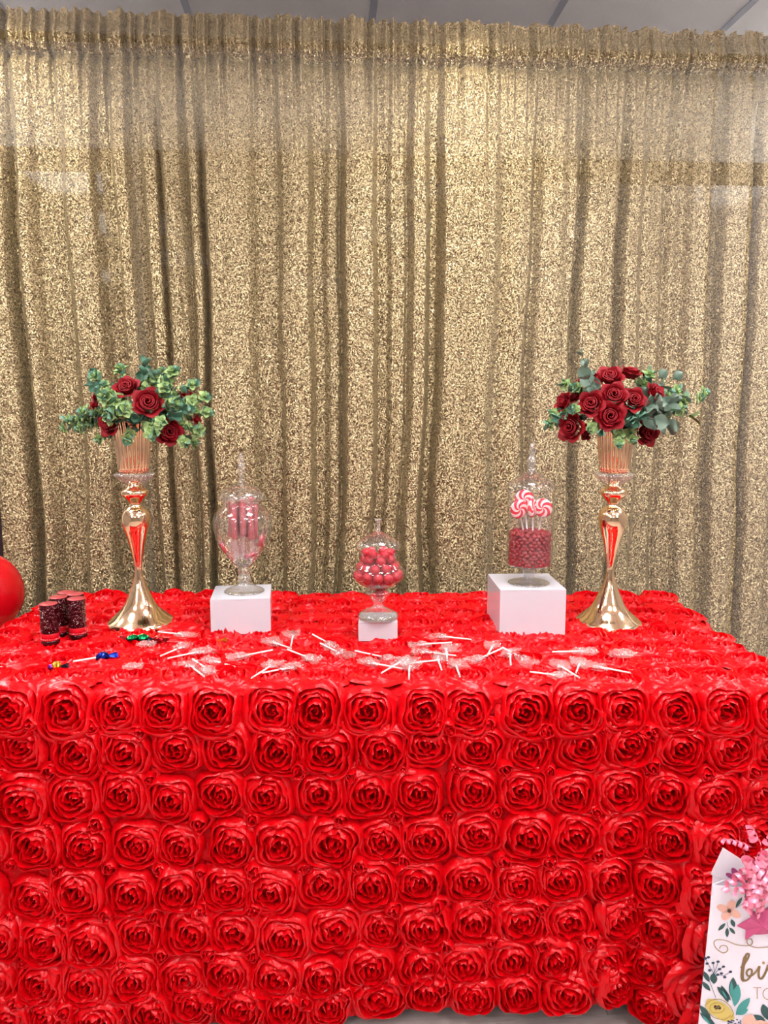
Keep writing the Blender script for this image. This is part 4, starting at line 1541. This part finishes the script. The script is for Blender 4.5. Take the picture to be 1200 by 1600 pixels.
lv += stroke([Z(460, 660), Z(520, 620), Z(545, 590)], 3 * u1)
lv += stroke([Z(390, 770), Z(400, 815)], 3 * u1)
flat('printed_leaves', lv, M['p_green'], .0010)
# magenta flower on the flap
flat('printed_petals', [round_poly(.060, BH + .004, .013, .006, 10, R(120), .2), round_poly(.066, BH - .004, .011, .005, 10, R(60), .2), round_poly(.052, BH - .002, .010, .005, 10, R(160), .2)], M['p_magenta'], .0012, bag, BD - .0185)
# gold flourish
flat('printed_flourish', stroke(catmull([Z(330, 985), Z(345, 962), Z(385, 965), Z(395, 1000), Z(360, 1020), Z(310, 990), Z(285, 945), Z(305, 915), Z(380, 920), Z(470, 955), Z(560, 962), Z(595, 940), Z(585, 908), Z(555, 912), Z(555, 945), Z(600, 972), Z(660, 978), Z(760, 965), Z(860, 940), Z(950, 950)]), 7 * u1), M['p_gold'])
# lettering: a brush script word and small capitals beneath
scr = []
b_pts = catmull([Z(503, 1140), Z(530, 1110), Z(560, 1060), Z(566, 1030), Z(550, 1028), Z(535, 1060), Z(520, 1130), Z(512, 1200), Z(520, 1238), Z(550, 1240), Z(585, 1200), Z(590, 1160), Z(570, 1150), Z(548, 1175), Z(560, 1205), Z(600, 1195), Z(640, 1150)])
scr += stroke(b_pts, lambda t_: (26 if .30 < t_ < .52 else 15) * u1)
scr += stroke(catmull([Z(640, 1150), Z(652, 1130), Z(645, 1180), Z(650, 1220), Z(670, 1225), Z(695, 1190), Z(712, 1150)]), 17 * u1)
scr.append(round_poly(*Z(684, 1100), 11 * u1, 13 * u1))
scr += stroke(catmull([Z(712, 1150), Z(722, 1120), Z(735, 1135), Z(760, 1130), Z(757, 1180), Z(768, 1222), Z(800, 1190), Z(825, 1130)]), 15 * u1)
scr += stroke(catmull([Z(838, 1040), Z(825, 1130), Z(822, 1200), Z(840, 1225), Z(865, 1195)]), 17 * u1)
scr += stroke([Z(800, 1095), Z(870, 1090)], 10 * u1)
scr += stroke(catmull([Z(865, 1195), Z(905, 1090), Z(905, 1030), Z(885, 1050), Z(878, 1225), Z(905, 1150), Z(930, 1150), Z(930, 1215), Z(960, 1215)]), 15 * u1)
scr += stroke(catmull([Z(1010, 1150), Z(975, 1150), Z(965, 1205), Z(990, 1222), Z(1012, 1150), Z(1025, 1030), Z(1015, 1215), Z(1040, 1215)]), 15 * u1)
scr += stroke(catmull([Z(1090, 1150), Z(1055, 1150), Z(1045, 1205), Z(1070, 1222), Z(1092, 1160), Z(1095, 1215), Z(1120, 1215)]), 15 * u1)
scr += stroke(catmull([Z(1130, 1140), Z(1135, 1215), Z(1165, 1200), Z(1180, 1140), Z(1170, 1290), Z(1140, 1310), Z(1140, 1270), Z(1200, 1210)]), 15 * u1)
flat('printed_lettering', scr, M['p_gold'])
cap = []
cap += stroke([Z(603, 1300), Z(665, 1300)], 6 * u1) + stroke([Z(634, 1300), Z(634, 1390)], 6 * u1)


def ring(cx_, cy_, rx, ry, w_):
    return stroke([Z(cx_ + rx * math.cos(2 * PI * k / 20), cy_ + ry * math.sin(2 * PI * k / 20)) for k in range(21)], w_)


cap += ring(722, 1350, 42, 45, 6 * u1)
cap += stroke([Z(820, 1300), Z(848, 1348), Z(848, 1395)], 6 * u1) + stroke([Z(876, 1300), Z(848, 1348)], 6 * u1)
cap += ring(930, 1350, 42, 45, 6 * u1)
cap += stroke(catmull([Z(1000, 1305), Z(1000, 1370), Z(1030, 1396), Z(1060, 1370), Z(1060, 1305)]), 6 * u1)
flat('printed_capitals', cap, M['p_gold'])
# lower floral corner
navy = []
dots = [(240, 1055), (230, 1105), (278, 1100), (318, 1090), (362, 1130), (330, 1150), (418, 1172), (250, 1160), (345, 1185), (372, 1215), (315, 1195), (215, 1065)]
for (x, y) in dots:
    navy.append(round_poly(*Z(x, y), 14 * u1, 11 * u1, 10, .5))
for pts in ([(215, 1065), (250, 1130), (285, 1185)], [(318, 1095), (300, 1150), (285, 1185)], [(362, 1130), (310, 1165), (285, 1200)], [(418, 1172), (365, 1205), (305, 1190)], [(278, 1100), (290, 1180)]):
    navy += stroke([Z(*q) for q in pts], 4 * u1)
flat('printed_berries', navy, M['p_navy'], .0010)
lv = []
for (zx, zy, zx2, zy2, w_) in ((285, 1270, 280, 1180, 28), (248, 1255, 200, 1165, 20), (255, 1325, 190, 1250, 20), (420, 1400, 310, 1290, 28), (400, 1420, 345, 1280, 24), (440, 1400, 440, 1215, 32), (170, 1440, 260, 1560, 26), (170, 1500, 300, 1610, 24), (720, 1560, 680, 1430, 34), (600, 1520, 700, 1570, 26)):
    a_, b_ = Z(zx, zy), Z(zx2, zy2)
    lv.append(leaf_poly(a_[0], a_[1], math.atan2(b_[1] - a_[1], b_[0] - a_[0]), math.hypot(b_[0] - a_[0], b_[1] - a_[1]), w_ * u1))
lv += stroke([Z(300, 1380), Z(265, 1290), Z(250, 1250)], 4 * u1)
flat('printed_leaves', lv, M['p_green'], .0011)
lv = []
for (zx, zy, zx2, zy2, w_) in ((430, 1385, 425, 1245, 13), (450, 1450, 480, 1270, 32), (460, 1520, 575, 1380, 30), (470, 1515, 560, 1470, 24), (190, 1520, 260, 1600, 10), (390, 1390, 350, 1320, 8)):
    a_, b_ = Z(zx, zy), Z(zx2, zy2)
    lv.append(leaf_poly(a_[0], a_[1], math.atan2(b_[1] - a_[1], b_[0] - a_[0]), math.hypot(b_[0] - a_[0], b_[1] - a_[1]), w_ * u1))
flat('printed_leaves', lv, M['p_teal'], .0014)
flat('printed_petals', [round_poly(*Z(330, 1480), 125 * u1, 72 * u1, 20, R(-32), .05)], M['p_yellow'], .0016)
flat('printed_petals', stroke([Z(310 + 60 * math.cos(k * .5), 1460 + 42 * math.sin(k * .5)) for k in range(13)], 6 * u1) + stroke(catmull([Z(215, 1440), Z(260, 1400), Z(330, 1390), Z(400, 1430), Z(440, 1500), Z(420, 1540)]), 7 * u1) + stroke(catmull([Z(235, 1490), Z(290, 1540), Z(370, 1550), Z(420, 1520)]), 6 * u1), M['p_yellow_d'], .0019)
flat('printed_flower_centre', [round_poly(Z(312, 1455)[0] + (22 * math.cos(k * 2.4)) * u1, Z(312, 1455)[1] + 16 * math.sin(k * 2.4) * u1 * (1 if k % 2 else .4), 7 * u1) for k in range(14)], M['p_brown'], .0021)
flat('printed_petals', [round_poly(*Z(565, 1560), 60 * u1, 42 * u1, 14, R(60), .05), round_poly(*Z(660, 1610), 80 * u1, 55 * u1, 14, R(20), .05), round_poly(*Z(560, 1660), 70 * u1, 45 * u1, 14, R(-20), .05)], M['p_peach'], .0015)
flat('printed_flower_centre', [round_poly(*Z(600, 1612), 16 * u1)], M['p_brown'], .0021)
flat('printed_berries', [round_poly(*Z(400 + 14 * (k % 8), 1565 + 11 * (k % 5) - 6 * (k % 3)), 7 * u1) for k in range(20)], M['p_navy'], .0020)
# star-shaped pink tissue below the curls
star = [Z(470, 800), Z(540, 757), Z(580, 735), Z(565, 660), Z(640, 700), Z(720, 650), Z(800, 700), Z(870, 690), Z(840, 770), Z(900, 830), Z(810, 850), Z(770, 910), Z(720, 862), Z(640, 860), Z(590, 865), Z(535, 903), Z(540, 830)]
mb = MB()
ctr = np.mean(np.array(star), 0)
n_ = len(star)
v_ = [(x, -.004 - .003 * (k % 2), z) for k, (x, z) in enumerate(star)] + [(ctr[0], -.012, ctr[1])] + [(x, -.002, z) for x, z in star]
f_ = [(k, (k + 1) % n_, n_) for k in range(n_)] + [(k, n_ + 1 + k, n_ + 1 + (k + 1) % n_, (k + 1) % n_) for k in range(n_)]
mb.add(v_, f_).build('pink_bow', M['tag_pink'], bag, False)
# curled ribbon strands
g = random.Random(8)


def curl(p, axis, length, rad, turns, w_):
    axis = Vector(axis).normalized()
    a_ = axis.cross(Vector((0.2, 1, .1))).normalized()
    b_ = axis.cross(a_).normalized()
    rows = []
    n_ = int(turns * 16)
    ph = g.uniform(0, 6)
    bend = Vector((0, 0, -1)) * length * g.uniform(.1, .45)
    for k in range(n_ + 1):
        t_ = k / n_
        an = 2 * PI * turns * t_ + ph
        rr_ = rad * (1 - .35 * t_)
        c_ = Vector(p) + axis * length * t_ + bend * t_ * t_ + (a_ * math.cos(an) + b_ * math.sin(an)) * rr_
        rows.append([c_ - axis * w_ / 2, c_ + axis * w_ / 2])
    return MB().grid(rows).build('curled_ribbon', M['ribbon'], bag)


kx, kz = Z(655, 315)
for k in range(46):
    an = g.uniform(0, 2 * PI)
    ax = Vector((math.cos(an), g.uniform(-1.0, .2), math.sin(an) * 1.1 + .15))
    curl((kx + g.uniform(-.020, .03), -.010 + g.uniform(-.018, .01), kz + g.uniform(-.035, .03)), ax, g.uniform(.03, .05), g.uniform(.008, .013), g.uniform(2.2, 3.6), .0075)
curl((kx - .02, -.004, kz + .03), (-.85, -.1, .55), .055, .006, 4.5, .007)
curl((kx - .01, .0, kz + .04), (-.3, -.1, .9), .04, .0095, 2.5, .008)
curl((kx + .01, .0, kz + .04), (.3, -.1, .9), .04, .0095, 2.5, .008)
for k in range(3):
    curl((kx + g.uniform(-.005, .01), -.012, kz - .02), (g.uniform(-.2, .4), -.2, -1), .05, .010, 3, .008)
